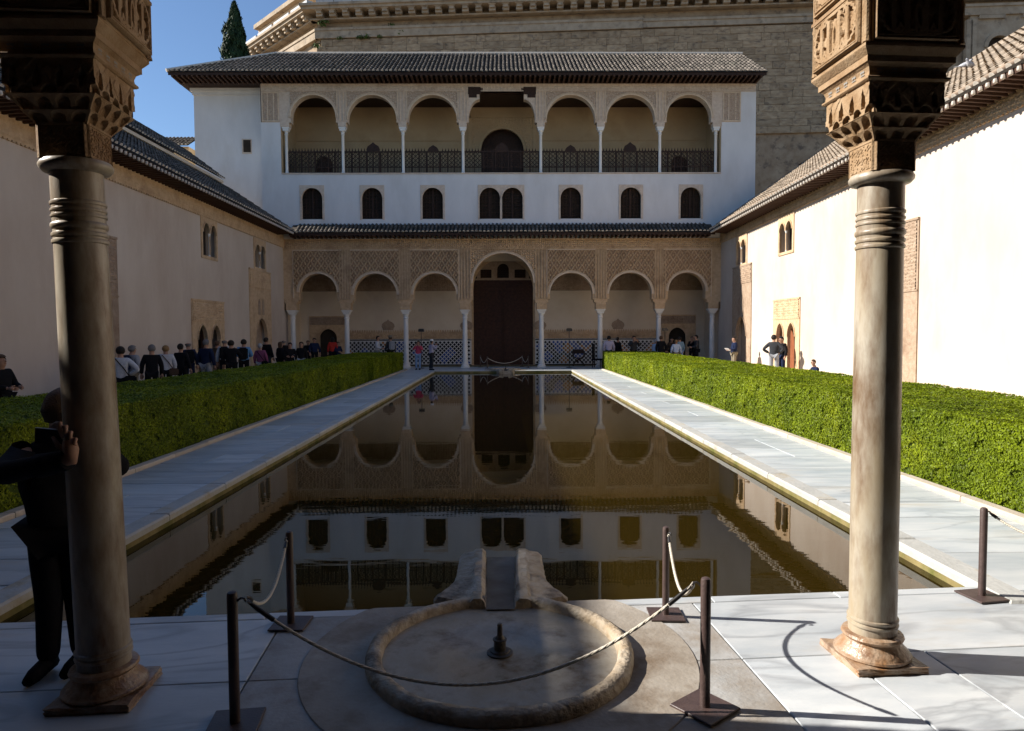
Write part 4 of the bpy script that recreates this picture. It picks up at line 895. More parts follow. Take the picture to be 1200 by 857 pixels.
# ------------------------------------------------------------------ near portico: two marble columns under carved piers
por = empty('portico', (NO[0], NO[1], 0), rz=NA); tag(por, 'near portico with two weathered marble columns carrying carved plaster piers', 'building')
PB = .27                                                        # half width of the carved pier
def leaf_relief(U, Z):
    s = .021; a = U/s; b_ = Z/s
    k = np.sin(a*1.7+1.6*np.sin(b_*1.1))*np.sin(b_*1.5+1.3*np.sin(a*1.3)); v = np.abs(np.sin(a*3.1+2*np.sin(b_*2.3)))
    return sstep(k, -.05, .25)*(.75+.25*v)
def cartouche():
    """lobed frame with tall upright lettering on a bed of scrolls; unit box -1..1, 0..1"""
    hi = []; lo = []
    n = 44; pts = []
    for k in range(n+1):
        a = 2*math.pi*k/n; ex = .90*np.sign(math.cos(a))*abs(math.cos(a))**.55; ez_ = .42*np.sign(math.sin(a))*abs(math.sin(a))**.75; w_ = 1-.05*(k % 2)
        pts.append((ex*w_, .5+ez_*w_))
    hi += poly_segs(pts)
    def stem(x, z0=.14, z1=.82, hook=0, foot=1):
        p = [(x+.10*foot, z0+.02), (x, z0), (x, z1)]
        if hook: p += [(x+hook*.05, z1+.05), (x+hook*.10, z1-.03)]
        hi.extend(poly_segs(p))
    for x, h in ((-.62, 1), (-.56, 1), (-.30, -1), (-.24, 0), (.16, 1), (.22, 0), (.50, -1), (.56, 0)): stem(x, hook=h, foot=1 if x < 0 else -1)
    for cx_, cz, r in ((-.43, .46, .10), (.04, .62, .10), (.36, .52, .09), (-.06, .30, .08), (.72, .5, .08), (-.78, .5, .08)):
        sp = [(cx_+r*(1-t/14*.75)*math.cos(t*.75), cz+.95*r*(1-t/14*.75)*math.sin(t*.75)) for t in range(15)]; lo.extend(poly_segs(sp))
    for x in (-.43, .0, .36): hi.extend(poly_segs([(x-.07, .16), (x, .28), (x+.07, .16), (x, .12), (x-.07, .16)]))
    hi.extend(poly_segs([(-.05, .14), (-.05, .55), (.03, .72), (.11, .55), (.11, .14)]))
    return hi, lo
HI, LO = cartouche()
def panel_height(w, h):
    def f(U, Z):
        u = U/(w/2); z = Z/h; asp = (w/2)/h
        ds = seg_dist(u*asp, z, [(a*asp, b_, c*asp, d) for a, b_, c, d in HI]); dl = seg_dist(u*asp, z, [(a*asp, b_, c*asp, d) for a, b_, c, d in LO])
        g_ = np.maximum(1-sstep(ds, .026, .040), .62*(1-sstep(dl, .020, .034)))
        g_ = np.maximum(g_, .42*leaf_relief(U*.8, Z*.8))
        e = np.minimum(np.minimum(1-np.abs(u), 10)*asp, np.minimum(z, 1-z)); fr = np.maximum(sstep(e, .0, .004)*(1-sstep(e, .028, .036)), sstep(e, .05, .054)*(1-sstep(e, .072, .078)))
        g_ = np.where(e < .078, fr, g_)
        return .030*g_
    return f
def square_profile(mb, prof, mi=0):
    for i in range(len(prof)-1):
        (h0, z0), (h1, z1) = prof[i], prof[i+1]; c = [(-1, -1), (1, -1), (1, 1), (-1, 1)]
        for k in range(4):
            a, b_ = c[k], c[(k+1) % 4]
            mb.add([(a[0]*h0, a[1]*h0, z0), (b_[0]*h0, b_[1]*h0, z0), (b_[0]*h1, b_[1]*h1, z1), (a[0]*h1, a[1]*h1, z1)], [(0, 1, 2, 3)], mi)
def four(mb, fn_build):
    for k in range(4):
        c, s_ = round(math.cos(k*math.pi/2)), round(math.sin(k*math.pi/2)); mb.fn = lambda u, d, z, c=c, s_=s_: (c*u-s_*d, s_*u+c*d, z); fn_build(mb)
    mb.fn = None
def muq_tier(mb, z0, z1, h0, h1, cells, nu, nz):
    def side(m):
        S, Tt = np.meshgrid(np.linspace(-1, 1, nu), np.linspace(0, 1, nz)); outer = h0+(h1-h0)*Tt**1.25
        c = ((S+1)/2*cells) % 1*2-1; top = .50+.42*np.clip(1-np.abs(c/.72)**1.7, 0, 1)**.6
        ins = (np.abs(c) < .72) & (Tt < top)
        depth = np.where(ins, np.minimum(outer, h0+(h1-h0)*.5*Tt)-.017*np.sqrt(np.clip(1-(c/.74)**2, 0, 1)), outer)
        depth = np.where(Tt > .97, h1, depth)
        vs = list(zip((S*outer).ravel().tolist(), (-depth).ravel().tolist(), (z0+(z1-z0)*Tt).ravel().tolist())); fs = [(j*nu+i, j*nu+i+1, (j+1)*nu+i+1, (j+1)*nu+i) for j in range(nz-1) for i in range(nu-1)]
        m.add(vs, fs)
    four(mb, side)
def build_column():
    e = empty('column', (0, 0, 0), por)
    pr = [(.162, .175), (.160, .19)]
    def ring(z, r, w_=.012, b_=.012): return [(r, z-w_), (r+b_*.8, z-w_*.6), (r+b_, z), (r+b_*.8, z+w_*.6), (r, z+w_)]
    pr = [(.152, .165), (.150, .20)]+ring(.225, .149)+ring(.255, .149)+[(.149, .285), (.149, 1.0), (.146, 1.8), (.142, 2.38)]
    for z in (2.405, 2.44): pr += ring(z, .142, .013, .010)
    pr += ring(2.485, .142, .018, .012)
    for z in (2.535, 2.565): pr += ring(z, .142, .010, .008)
    pr += ring(2.60, .142, .012, .009)+[(.142, 2.64), (.142, 2.755)]
    pr = [(r_*.86, z_) for r_, z_ in pr]; m = MB(); m.lathe(pr, 48); m.build('shaft', 'column_marble', e, smooth=True)
    m = MB(); m.lathe([(.122, 2.755), (.152, 2.762), (.168, 2.78), (.170, 2.795), (.160, 2.812), (.13, 2.82)], 48); m.build('neck_ring', 'column_marble', e, smooth=True)
    m = MB(); m.lathe([(r_*.87, z_) for r_, z_ in [(.225, .04), (.238, .05), (.236, .062), (.226, .068), (.222, .078), (.200, .095), (.182, .115), (.172, .135), (.176, .138), (.188, .145), (.193, .155), (.186, .168), (.165, .172), (.15, .173)]], 48, wob=.012); m.build('base', 'base_marble', e, smooth=True)
    bm = bmesh.new(); bmesh.ops.create_cube(bm, size=1)
    for v in bm.verts: v.co = Vector((v.co.x*.41, v.co.y*.41, v.co.z*.05+.018))
    bmesh.ops.subdivide_edges(bm, edges=bm.edges[:], cuts=5, use_grid_fill=True)
    for v in bm.verts:
        if max(abs(v.co.x), abs(v.co.y)) > .195: v.co += Vector((random.uniform(-.005, .005), random.uniform(-.005, .005), random.uniform(-.008, .0)))
    me = bpy.data.meshes.new('plinth'); bm.to_mesh(me); bm.free(); me.materials.append(MATS['base_marble']); link('plinth', me, e)
    m = MB()
    def blk(mm):
        def hf(U, Z): return .005*leaf_relief(U*2.1, Z*2.1)*(np.abs(U) < .100)*(Z > 2.83)*(Z < 2.965)+.004*((np.abs(U) > .106) | (Z > 2.972))-.02*sstep(np.abs(U), .108, .124)
        hfield(mm, -.124, .124, 2.815, 2.985, 150, 96, hf, -.126)
    four(m, blk); m.box(-.104, -.104, 2.81, .104, .104, 2.99)
    muq_tier(m, 2.975, 3.035, .124, .168, 3, 109, 30); muq_tier(m, 3.03, 3.10, .160, .213, 4, 129, 36)
    square_profile(m, [(.10, 3.0), (.12, 3.05), (.13, 3.10), (.17, 3.10), (.17, 3.27), (.1, 3.27)])
    def bandf(U, Z):
        c = (U/.106) % 1-.5; z = Z-3.10
        slot = np.maximum(np.where((z > .03) & (z < .135), .17-.16*np.clip((z-.085)/.05, 0, 1)-np.abs(c), -1), .20-np.hypot(c, (z-.055)/.106))
        c2 = ((U+.053)/.106) % 1-.5; arch = .36-np.hypot(c2, np.clip(z, 0, 9)/.118)
        return .005*leaf_relief(U*.5, Z*.5)-.034*np.maximum(sstep(slot, 0, .04), .8*sstep(arch, 0, .04))
    def band(mm): hfield(mm, -.213, .213, 3.10, 3.268, 190, 80, bandf, -.213)
    four(m, band); m.build('capital', 'carved_stone', e, smooth=True)
    m = MB(); square_profile(m, [(.205, 3.262), (.224, 3.266), (.233, 3.274), (.232, 3.283), (.219, 3.290), (.217, 3.312), (.225, 3.336), (.243, 3.352), (.248, 3.354), (.248, 3.386), (.252, 3.390), (.272, 3.416), (.277, 3.424), (.277, 3.438), (.2, 3.44)])
    imp = m.build('impost', 'carved_stone', e)
    def flower(mm):                                             # small painted sprigs on the hollow of the impost
        for u in (-.16, -.08, 0, .08, .16):
            for k in range(3):
                a = math.pi/2+(k-1)*1.0; c = (u+.012*math.cos(a), 3.318+.010*math.sin(a))
                mm.add([(c[0]+.008*math.cos(t), -.2225, c[1]+.008*math.sin(t)) for t in np.linspace(0, 2*math.pi, 8)[:-1]], [tuple(range(7))])
            mm.add([(u-.02, -.2225, 3.303), (u+.02, -.2225, 3.303), (u+.014, -.2225, 3.309), (u-.014, -.2225, 3.309)], [(0, 1, 2, 3)])
    m = MB(); four(m, flower); tag(m.build('painted_sprig', 'blue_paint', imp), kind='stuff')
    p = empty('pier', (0, 0, 0), por)
    m = MB(); m.box(-.262, -.262, 3.44, .262, .262, 5.35); m.build('core', 'carved_stone', p)
    for lvl, (za, zb_) in enumerate(((3.455, 3.735), (3.775, 4.2), (4.24, 4.66), (4.70, 5.2))):
        me = None; h_ = zb_-za
        for k in range(4):
            if me is None:
                m = MB(); fh_ = panel_height(.46, h_); hfield(m, -.23, .23, 0, h_, 210 if lvl < 2 else 90, int((210 if lvl < 2 else 90)*h_/.46), fh_, 0.0); o = m.build('carved_panel', 'carved_stone', p, smooth='all'); me = o.data
            else: o = link('carved_panel', me, p)
            a = k*math.pi/2; o.location = (-math.sin(-a)*-.254 if False else math.sin(a)*.266, -math.cos(a)*.266, za); o.rotation_euler = (0, 0, a)
        m = MB(); square_profile(m, [(.262, zb_+.005), (.280, zb_+.012), (.280, zb_+.028), (.262, zb_+.035)]); m.build('string_course', 'carved_stone', p)
    m = MB()
    for sx in (-1, 1):
        for sy in (-1, 1):
            m.lathe([(.021, 3.445), (.017, 3.46), (.015, 3.48), (.015, 3.70), (.02, 3.71), (.015, 3.73), (.015, 5.3)], 8, (sx*.262, sy*.262, 0))
            m.lathe([(.011, 3.445), (.011, 5.3)], 6, (sx*.264, sy*.236, 0)); m.lathe([(.011, 3.445), (.011, 5.3)], 6, (sx*.236, sy*.264, 0))
    m.build('corner_colonnette', 'carved_stone', p, smooth=True)
    return e, p
e0, p0 = build_column()
CUX = 2.143
e0.location = (-CUX+.01, 0, 0); p0.location = (-CUX-.05, 0, 0)
for u in (CUX+.035, -5.3, 5.3):
    c = copy_tree(e0, por); c.location = (u, 0, 0); c = copy_tree(p0, por); c.location = (u, 0, 0)
e0.rotation_euler = (0, R(-1.3), 0)       # the shaded column leans a little
m = MB()
def span(c, h, zs, rise):
    us, zb = [c-h], [5.3]
    return arch_curve(c, h, zs, rise, 30)
us, zb = [-12.6, -5.57, -5.57], [-.69, -.69, 5.3]
for c, h, rise in ((-(CUX+5.3)/2, (5.3-CUX)/2-.27, 1.0), (0, CUX-.27, 1.5), ((CUX+5.3)/2, (5.3-CUX)/2-.27, 1.0)):
    us.append(c-h); zb.append(5.3)
    for a, b_ in arch_curve(c, h, 5.2, rise+.02, 24): us.append(a); zb.append(b_)
    us.append(c+h); zb.append(5.3)
us += [5.57, 5.57, 12.6]; zb += [5.3, -.69, -.69]; m.curtain(us, zb, 7.6, -.24, .24); m.build('arch_wall', 'brown_stucco', por)  # unseen outer spans closed to the floor to block sun entering from the left
m = MB(); m.box(-12.6, -4.6, 7.2, 12.6, -.24, 7.35); m.build('ceiling', 'dark_wood', por)
m = MB(); m.box(-12.6, -4.75, -.69, 12.6, -4.5, 7.6); m.build('back_wall', 'dark_wood', por)  # unseen wall, made this dark to cut fill light on the columns
for sg in (-1, 1): m = MB(); m.box(sg*12.3, -4.5, -.69, sg*12.55, -.24, 7.2); m.build('end_wall', 'brown_stucco', por)  # unseen walls added to shut light out at the portico sides
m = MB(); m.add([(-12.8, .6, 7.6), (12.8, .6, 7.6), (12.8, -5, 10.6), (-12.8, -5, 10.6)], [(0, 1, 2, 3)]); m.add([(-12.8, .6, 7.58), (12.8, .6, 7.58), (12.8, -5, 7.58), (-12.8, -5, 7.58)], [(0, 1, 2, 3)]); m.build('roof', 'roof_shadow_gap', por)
# ------------------------------------------------------------------ fountain
def fountain(label):
    root = empty('fountain', (-.03, 4.06, 0)); tag(root, label, 'fountain', 'low round basins at the ends of the pool')
    j = lambda s=.006: random.uniform(-s, s)
    m = MB(); n = 110; gap = .15; prof = [(.795, .004), (.792, .040), (.780, .062), (.755, .074), (.722, .072), (.704, .058), (.698, .008)]
    vs = []; k = len(prof)
    for i in range(n+1):
        a = math.pi/2+gap+(2*math.pi-2*gap)*i/n
        w_ = .003*math.sin(a*5)+.002*math.sin(a*11+1)
        for r, z in prof: vs.append(((r+w_+j(.0025))*math.cos(a), (r+w_+j(.0025))*math.sin(a), z+(j(.0025) if z > .02 else 0)))
    fs = [(i*k+q, i*k+q+1, (i+1)*k+q+1, (i+1)*k+q) for i in range(n) for q in range(k-1)]; fs += [tuple(range(k)), tuple(n*k+q for q in range(k-1, -1, -1))]
    m.add(vs, fs); m.build('rim', 'basin_stone', root, smooth='all')
    m = MB(); m.lathe([(.71, .003), (.705, .014), (.5, .013), (.30, .011), (.295, .008), (.02, .008)], 64); m.build('bowl', 'bowl_stone', root, smooth=True)
    m = MB(); m.lathe([(1.16, .002), (1.155, .006), (.79, .006), (.78, .002)], 80); m.v = [(x, min(y, .775+.072*x), z) for x, y, z in m.v]; m.build('surround_ring', 'ring_stone', root)
    m = MB(); vs = []; st = []; ny = 26
    for i in range(ny):
        t = i/(ny-1); y = .66+1.06*t; ow = (.20+(y-.66)/.14*.30) if y < .80 else .345+.155*max(0, 1-(y-.80)/.36)**1.5; iw = .105+.02*t; lift = .012*math.sin(t*7)
        h = .050+.020*sstep(np.array(t), .1, .45); h = float(h)
        pass
        half = [(ow, -.42), (ow, h-.03), (ow-.03, h), (iw+.11, h+.012), (iw+.085, h+.034), (iw+.03, h+.036), (iw+.004, h+.01), (iw, .026)]
        row = [(-x, z) for x, z in half]+[(0, .022)]+[(x, z) for x, z in half[::-1]]
        st.append(len(row)); vs += [(x+j(.004), y+j(.003), z+(j(.0035) if z > .03 else 0)) for x, z in row]
    k = st[0]; fs = [(i*k+q, i*k+q+1, (i+1)*k+q+1, (i+1)*k+q) for i in range(ny-1) for q in range(k-1)]+[tuple((ny-1)*k+q for q in range(k)), tuple(range(k-1, -1, -1))]
    m.add(vs, fs); sc = m.build('spout_channel', 'basin_stone', root, smooth=True)
    m = MB(); m.add([(-.10, .62, .026), (.10, .62, .026), (.10, 1.0, .034), (-.10, 1.0, .034), (.12, 1.71, .036), (-.12, 1.71, .036)], [(0, 1, 2, 3), (3, 2, 4, 5)]); m.build('wet_bed', 'wet_stone', sc)
    m = MB(); m.lathe([(.078, .008), (.078, .018), (.060, .022), (.056, .030), (.036, .034), (.036, .085), (.042, .09), (.042, .098), (.030, .10), (.020, .115), (.017, .118), (.015, .175), (.017, .178), (.013, .19)], 20); m.build('nozzle', 'bronze', root, smooth=True)
    return root
f1 = fountain('round stone fountain basin with bronze nozzle inside the rope barrier')
f2 = copy_tree(f1); f2.location = (.12, 37.0, 0); f2.rotation_euler = (0, 0, math.pi); f2['label'] = 'small low fountain basin at the foot of the great dark door'

# ------------------------------------------------------------------ rope barriers
POST = MB(); POST.lathe([(.026, .008), (.026, .66), (.022, .672), (.012, .678)], 16); pm = POST.build('post', 'iron', None, smooth=True)
PL = slab_mesh('base_plate', .25, .25, .012, 'iron', .003)
HK = MB(); HK.tube([(.026, 0, .63), (.045, 0, .645), (.062, 0, .64), (.066, 0, .625)], .006, 8); hm = HK.build('hook', 'dark_metal', None, smooth=True)
def stanchion(q, rz, label, s=1.0, ha=0.0):
    e = empty('stanchion', (q[0], q[1], 0.006), rz=rz); tag(e, label, 'stanchion', 'rope barrier posts'); e.scale = (s, s, s)
    link('base_plate', PL, e, (0, 0, .012)); link('post', pm.data, e); h = link('hook', hm.data, e); h.rotation_euler = (0, 0, ha-rz); return e
def rope(a, b_, sag, label, r=.009, twist=True, group='barrier ropes'):
    a = Vector(a); b_ = Vector(b_); n = 90 if twist else 24; mid = []
    for i in range(n+1):
        t = i/n; p = a.lerp(b_, t); p.z -= sag*4*t*(1-t); mid.append(p)
    e = empty('rope', (mid[n//2].x, mid[n//2].y, mid[n//2].z)); tag(e, label, 'rope', group); off = e.location.copy()
    m = MB()
    if twist:
        d = (b_-a).normalized(); s1 = d.cross(Vector((0, 0, 1))).normalized(); s2 = s1.cross(d)
        for k in range(3):
            m.tube([p-off+(s1*math.cos(i*1.3+k*2.094)+s2*math.sin(i*1.3+k*2.094))*r*.5 for i, p in enumerate(mid)], r*.62, 6)
    else: m.tube([p-off for p in mid], r, 5)
    m.build('cord', 'rope_fibre', e, smooth='all')
    if twist:
        for i0, i1 in ((0, 5), (n, n-5)):
            m = MB(); m.tube([mid[i0]-off, mid[(i0+i1)//2]-off, mid[i1]-off], [.007, .012, .012], 10); m.build('end_fitting', 'dark_metal', e, smooth=True)
    return e
SP = [P(275.5, 850, Z=0), P(341, 732.5, Z=0), P(780, 722, Z=0), P(826, 831, Z=0), P(1150.5, 700, Z=0)]
stanchion(SP[0], NA+.05, 'rusty iron post on square plate holding the front rope, on shaded marble', .98, R(0)); stanchion(SP[1], NA-.1, 'rusty iron post at the pool edge in shade, left of the spout channel', .92, R(-100))
stanchion(SP[2], NA-.12, 'rusty iron post at the pool edge in sun, right of the spout channel', .90, R(-70)); stanchion(SP[3], R(38), 'rusty iron post on a turned plate in sun beside the fountain basin', 1.0, R(150)); stanchion(SP[4], NA+.1, 'rusty iron post at the corner of pool and sunlit path', .96, R(20))
S6 = P(1330, 742, Z=0); stanchion(S6, 0, 'rusty iron post beside the sunlit hedge end', .96, R(160))
H = [.62, .575, .565, .635, .61, .6]
def tip(i, dx, dy): return (SP[i][0]+dx, SP[i][1]+dy, H[i])
rope(tip(0, .075, 0), tip(3, -.06, .03), .47, 'pale twisted rope sagging across the front of the fountain basin')
rope(tip(0, .06, .05), tip(1, -.01, -.03), .17, 'pale twisted rope between the two posts on the shaded side')
rope(tip(3, -.05, .05), tip(2, .01, -.03), .19, 'pale twisted rope between the two posts on the sunlit side')
rope(tip(4, .06, .02), (S6[0]-.06, S6[1], .6), .12, 'pale twisted rope leading from the corner post towards the hedge')
FS = [P(563, 430.5, Z=0), P(571, 432, Z=0), P(612, 430, Z=0), P(619, 431.5, Z=0)]
for i, lb in enumerate(('thin far post before the great door, outer one on the shaded side', 'thin far post before the great door, inner one on the shaded side', 'thin far post before the great door, inner one on the sunlit side', 'thin far post before the great door, outer one on the sunlit side')): stanchion(FS[i], 0, lb)
rope((FS[1][0], FS[1][1], .6), (FS[2][0], FS[2][1], .6), .35, 'pale rope sagging in front of the great dark door', .016, False)
rope((FS[0][0], FS[0][1], .6), (FS[1][0], FS[1][1], .6), .3, 'short pale rope between far posts on the shaded side of the door', .014, False)
rope((FS[2][0], FS[2][1], .6), (FS[3][0], FS[3][1], .6), .3, 'short pale rope between far posts on the sunlit side of the door', .014, False)
for q in (pm, hm): bpy.data.objects.remove(q)

# ------------------------------------------------------------------ small furniture of the loggia
def lamp_stand(px, label):
    q = P(px, 430, Y=39.0); e = empty('lamp_stand', (q[0], 39.0, 0)); tag(e, label, 'lamp stand', 'floodlight poles in the loggia')
    m = MB(); m.lathe([(.16, 0), (.16, .02), (.02, .04), (.018, 2.1)], 12); m.build('pole', 'dark_metal', e)
    m = MB(); m.box(-.16, -.07, 2.06, .16, .07, 2.2); m.box(-.13, -.05, 2.2, .13, .05, 2.23); m.build('lamp_head', 'dark_metal', e)
lamp_stand(494, 'thin black lamp pole beside the two standing sightseers'); lamp_stand(667, 'thin black lamp pole beside the folding chair'); lamp_stand(779, 'thin black lamp pole among the visitors at the sunlit end')
q = P(678, 426, Y=41.2); e = empty('folding_chair', (q[0], 41.2, 0)); tag(e, 'dark curved folding armchair against the tiled dado', 'chair')
for yy in (-.25, -.1, .05, .2):
    for sg in (-1, 1):
        m = MB(); m.tube([(sg*.34, yy, 0), (sg*.26, yy, .18), (0, yy, .38), (-sg*.30, yy, .55), (-sg*.34, yy, .72)], .022, 6); m.build('leg', 'dark_wood', e, smooth=True)
for sg in (-1, 1): m = MB(); m.bar((sg*.35, -.3, .74), (sg*.35, .28, .74), .07, .04); m.build('arm', 'dark_wood', e)
m = MB(); m.box(-.34, .22, .72, .34, .25, .98); m.build('backrest', 'dark_wood', e)
m = MB(); m.box(-.28, -.25, .46, .28, .2, .49); m.build('seat', 'dark_wood', e)
q = P(700, 430, Y=38.9); e = empty('high_back_chair', (q[0], 38.9, 0), rz=R(70)); tag(e, 'black high-backed chair beside a marble column of the arcade', 'chair')
m = MB(); m.box(-.25, -.25, .42, .25, .25, .50); m.build('seat', 'cloth_black', e); m = MB(); m.box(-.25, .2, .5, .25, .26, 1.35); m.build('backrest', 'cloth_black', e)
for sx in (-1, 1):
    for sy in (-1, 1): m = MB(); m.box(sx*.22-.025, sy*.22-.025, 0, sx*.22+.025, sy*.22+.025, .42); m.build('leg', 'dark_wood', e)
# pigeons on the sunlit roof
def pigeon(px, rz, label):
    d = fw*FPX+rt*(px-CX)+up*(CY-81.5); t = .001
    for k in range(4000):                                        # walk along the ray to the roof plane
        p = CAM+d*t
        if p[0] > W-.9 and p[2] < 7.60+.012*max(0, YF-1-p[1])+.70*(p[0]-(W-.9))+.10: break
        t += .00001
    e = empty('pigeon', tuple(p-np.array([0, 0, .02])), rz=rz); tag(e, label, 'bird', 'pigeons on the roof'); e.scale = (1.3, 1.3, 1.3)
    m = MB(); m.tube([(-.15, 0, .12), (-.09, 0, .125), (-.02, 0, .13), (.06, 0, .14), (.10, 0, .17), (.12, 0, .22), (.15, 0, .235), (.175, 0, .228)], [.006, .035, .062, .06, .04, .03, .026, .006], 10); m.build('body', 'pigeon_grey', e, smooth='all')
    m = MB(); m.box(-.24, -.03, .105, -.10, .03, .115); m.build('tail', 'pigeon_grey', e)
    for sg in (-1, 1): m = MB(); m.tube([(0, sg*.02, .10), (.01, sg*.02, 0)], .006, 5); m.build('leg', 'skin', e)
pigeon(1130.5, R(-30), 'grey pigeon resting on the sunlit roof tiles'); pigeon(1137.5, R(200), 'grey pigeon resting on the sunlit roof tiles')

# ------------------------------------------------------------------ people
def skin_mesh(name, V, E, Rd, m, extra=None, sub=1):
    me = bpy.data.meshes.new('tmp'); me.from_pydata([tuple(v) for v in V], E, []); o = bpy.data.objects.new('tmp', me); col.objects.link(o)
    o.modifiers.new('Skin', 'SKIN'); s = o.modifiers.new('Sub', 'SUBSURF'); s.levels = sub; s.render_levels = sub
    for i, r in enumerate(Rd):
        sv = me.skin_vertices[0].data[i]; sv.radius = r if isinstance(r, tuple) else (r, r); sv.use_root = (i == 0)
    dg = bpy.context.evaluated_depsgraph_get(); ev = o.evaluated_get(dg); out = bpy.data.meshes.new_from_object(ev); bpy.data.objects.remove(o); bpy.data.meshes.remove(me)
    if extra and extra.v:
        bm = bmesh.new(); bm.from_mesh(out); vs = [bm.verts.new(tuple(v)) for v in extra.v]
        for f in extra.f:
            try: bm.faces.new([vs[i] for i in f])
            except ValueError: pass
        bm.to_mesh(out); bm.free()
    out.materials.clear(); out.materials.append(MATS[m]); out.polygons.foreach_set('use_smooth', [True]*len(out.polygons)); out.name = name; return out
POSES = {
 'stand': dict(eL=(.24, .03, 1.12), wL=(.25, -.06, .88), eR=(-.24, .03, 1.12), wR=(-.25, -.06, .88)),
 'hips':  dict(eL=(.36, .08, 1.14), wL=(.17, -.02, 1.0), eR=(-.36, .08, 1.14), wR=(-.17, -.02, 1.0)),
 'phone': dict(eL=(.27, -.12, 1.18), wL=(.09, -.30, 1.42), eR=(-.27, -.12, 1.18), wR=(-.09, -.30, 1.42)),
 'hold':  dict(eL=(.25, -.02, 1.12), wL=(.12, -.26, 1.08), eR=(-.25, -.02, 1.12), wR=(-.12, -.26, 1.08)),
 'one':   dict(eL=(.24, .03, 1.12), wL=(.25, -.06, .88), eR=(-.26, -.10, 1.16), wR=(-.10, -.24, 1.36)),
}
def joints(kind):
    j = dict(pel=(0, 0, .96), sp=(0, .01, 1.12), ch=(0, .015, 1.30), nb=(0, .02, 1.42), nk=(0, .01, 1.465), chn=(0, -.025, 1.515), hd=(0, -.008, 1.585), tp=(0, .0, 1.65),
             sL=(.165, .02, 1.36), sR=(-.165, .02, 1.36), hL=(.09, 0, .90), hR=(-.09, 0, .90), kL=(.10, -.02, .50), kR=(-.10, -.02, .50), aL=(.10, .03, .09), aR=(-.10, .03, .09))
    if kind == 'sit':
        for k in j: j[k] = (j[k][0], j[k][1]-.0, j[k][2]-.50)
        j.update(eL=(.23, -.10, .68), wL=(.10, -.30, .58), eR=(-.23, -.10, .68), wR=(-.10, -.30, .58), kL=(.11, -.42, .44), kR=(-.11, -.42, .44), aL=(.11, -.40, .09), aR=(-.11, -.40, .09), chn=(0, -.07, 1.04), hd=(0, -.06, 1.12), tp=(0, -.05, 1.18))
    else: j.update(POSES[kind])
    return j
def hand(mb, w_, e_, sgn, s=1.0):
    w_ = Vector(w_); d = (w_-Vector(e_)).normalized(); a = d.cross(Vector((0, 1, .2))).normalized(); n_ = a.cross(d)
    mb.tube([w_, w_+d*.04*s, w_+d*.085*s], [.028*s, .036*s, .034*s], 8)
    for k in range(4):
        b0 = w_+d*.075*s+a*(k-1.5)*.018*s; L = (.062, .074, .070, .054)[k]*s
        mb.tube([b0, b0+d*L*.5+n_*.008*s, b0+d*L+n_*.025*s], [.0095*s, .009*s, .007*s], 6)
    b0 = w_+d*.03*s+a*sgn*.03*s; mb.tube([b0, b0+d*.03*s+a*sgn*.025*s, b0+d*.06*s+a*sgn*.028*s+n_*.01*s], [.012*s, .011*s, .008*s], 6)
CACHE = {}
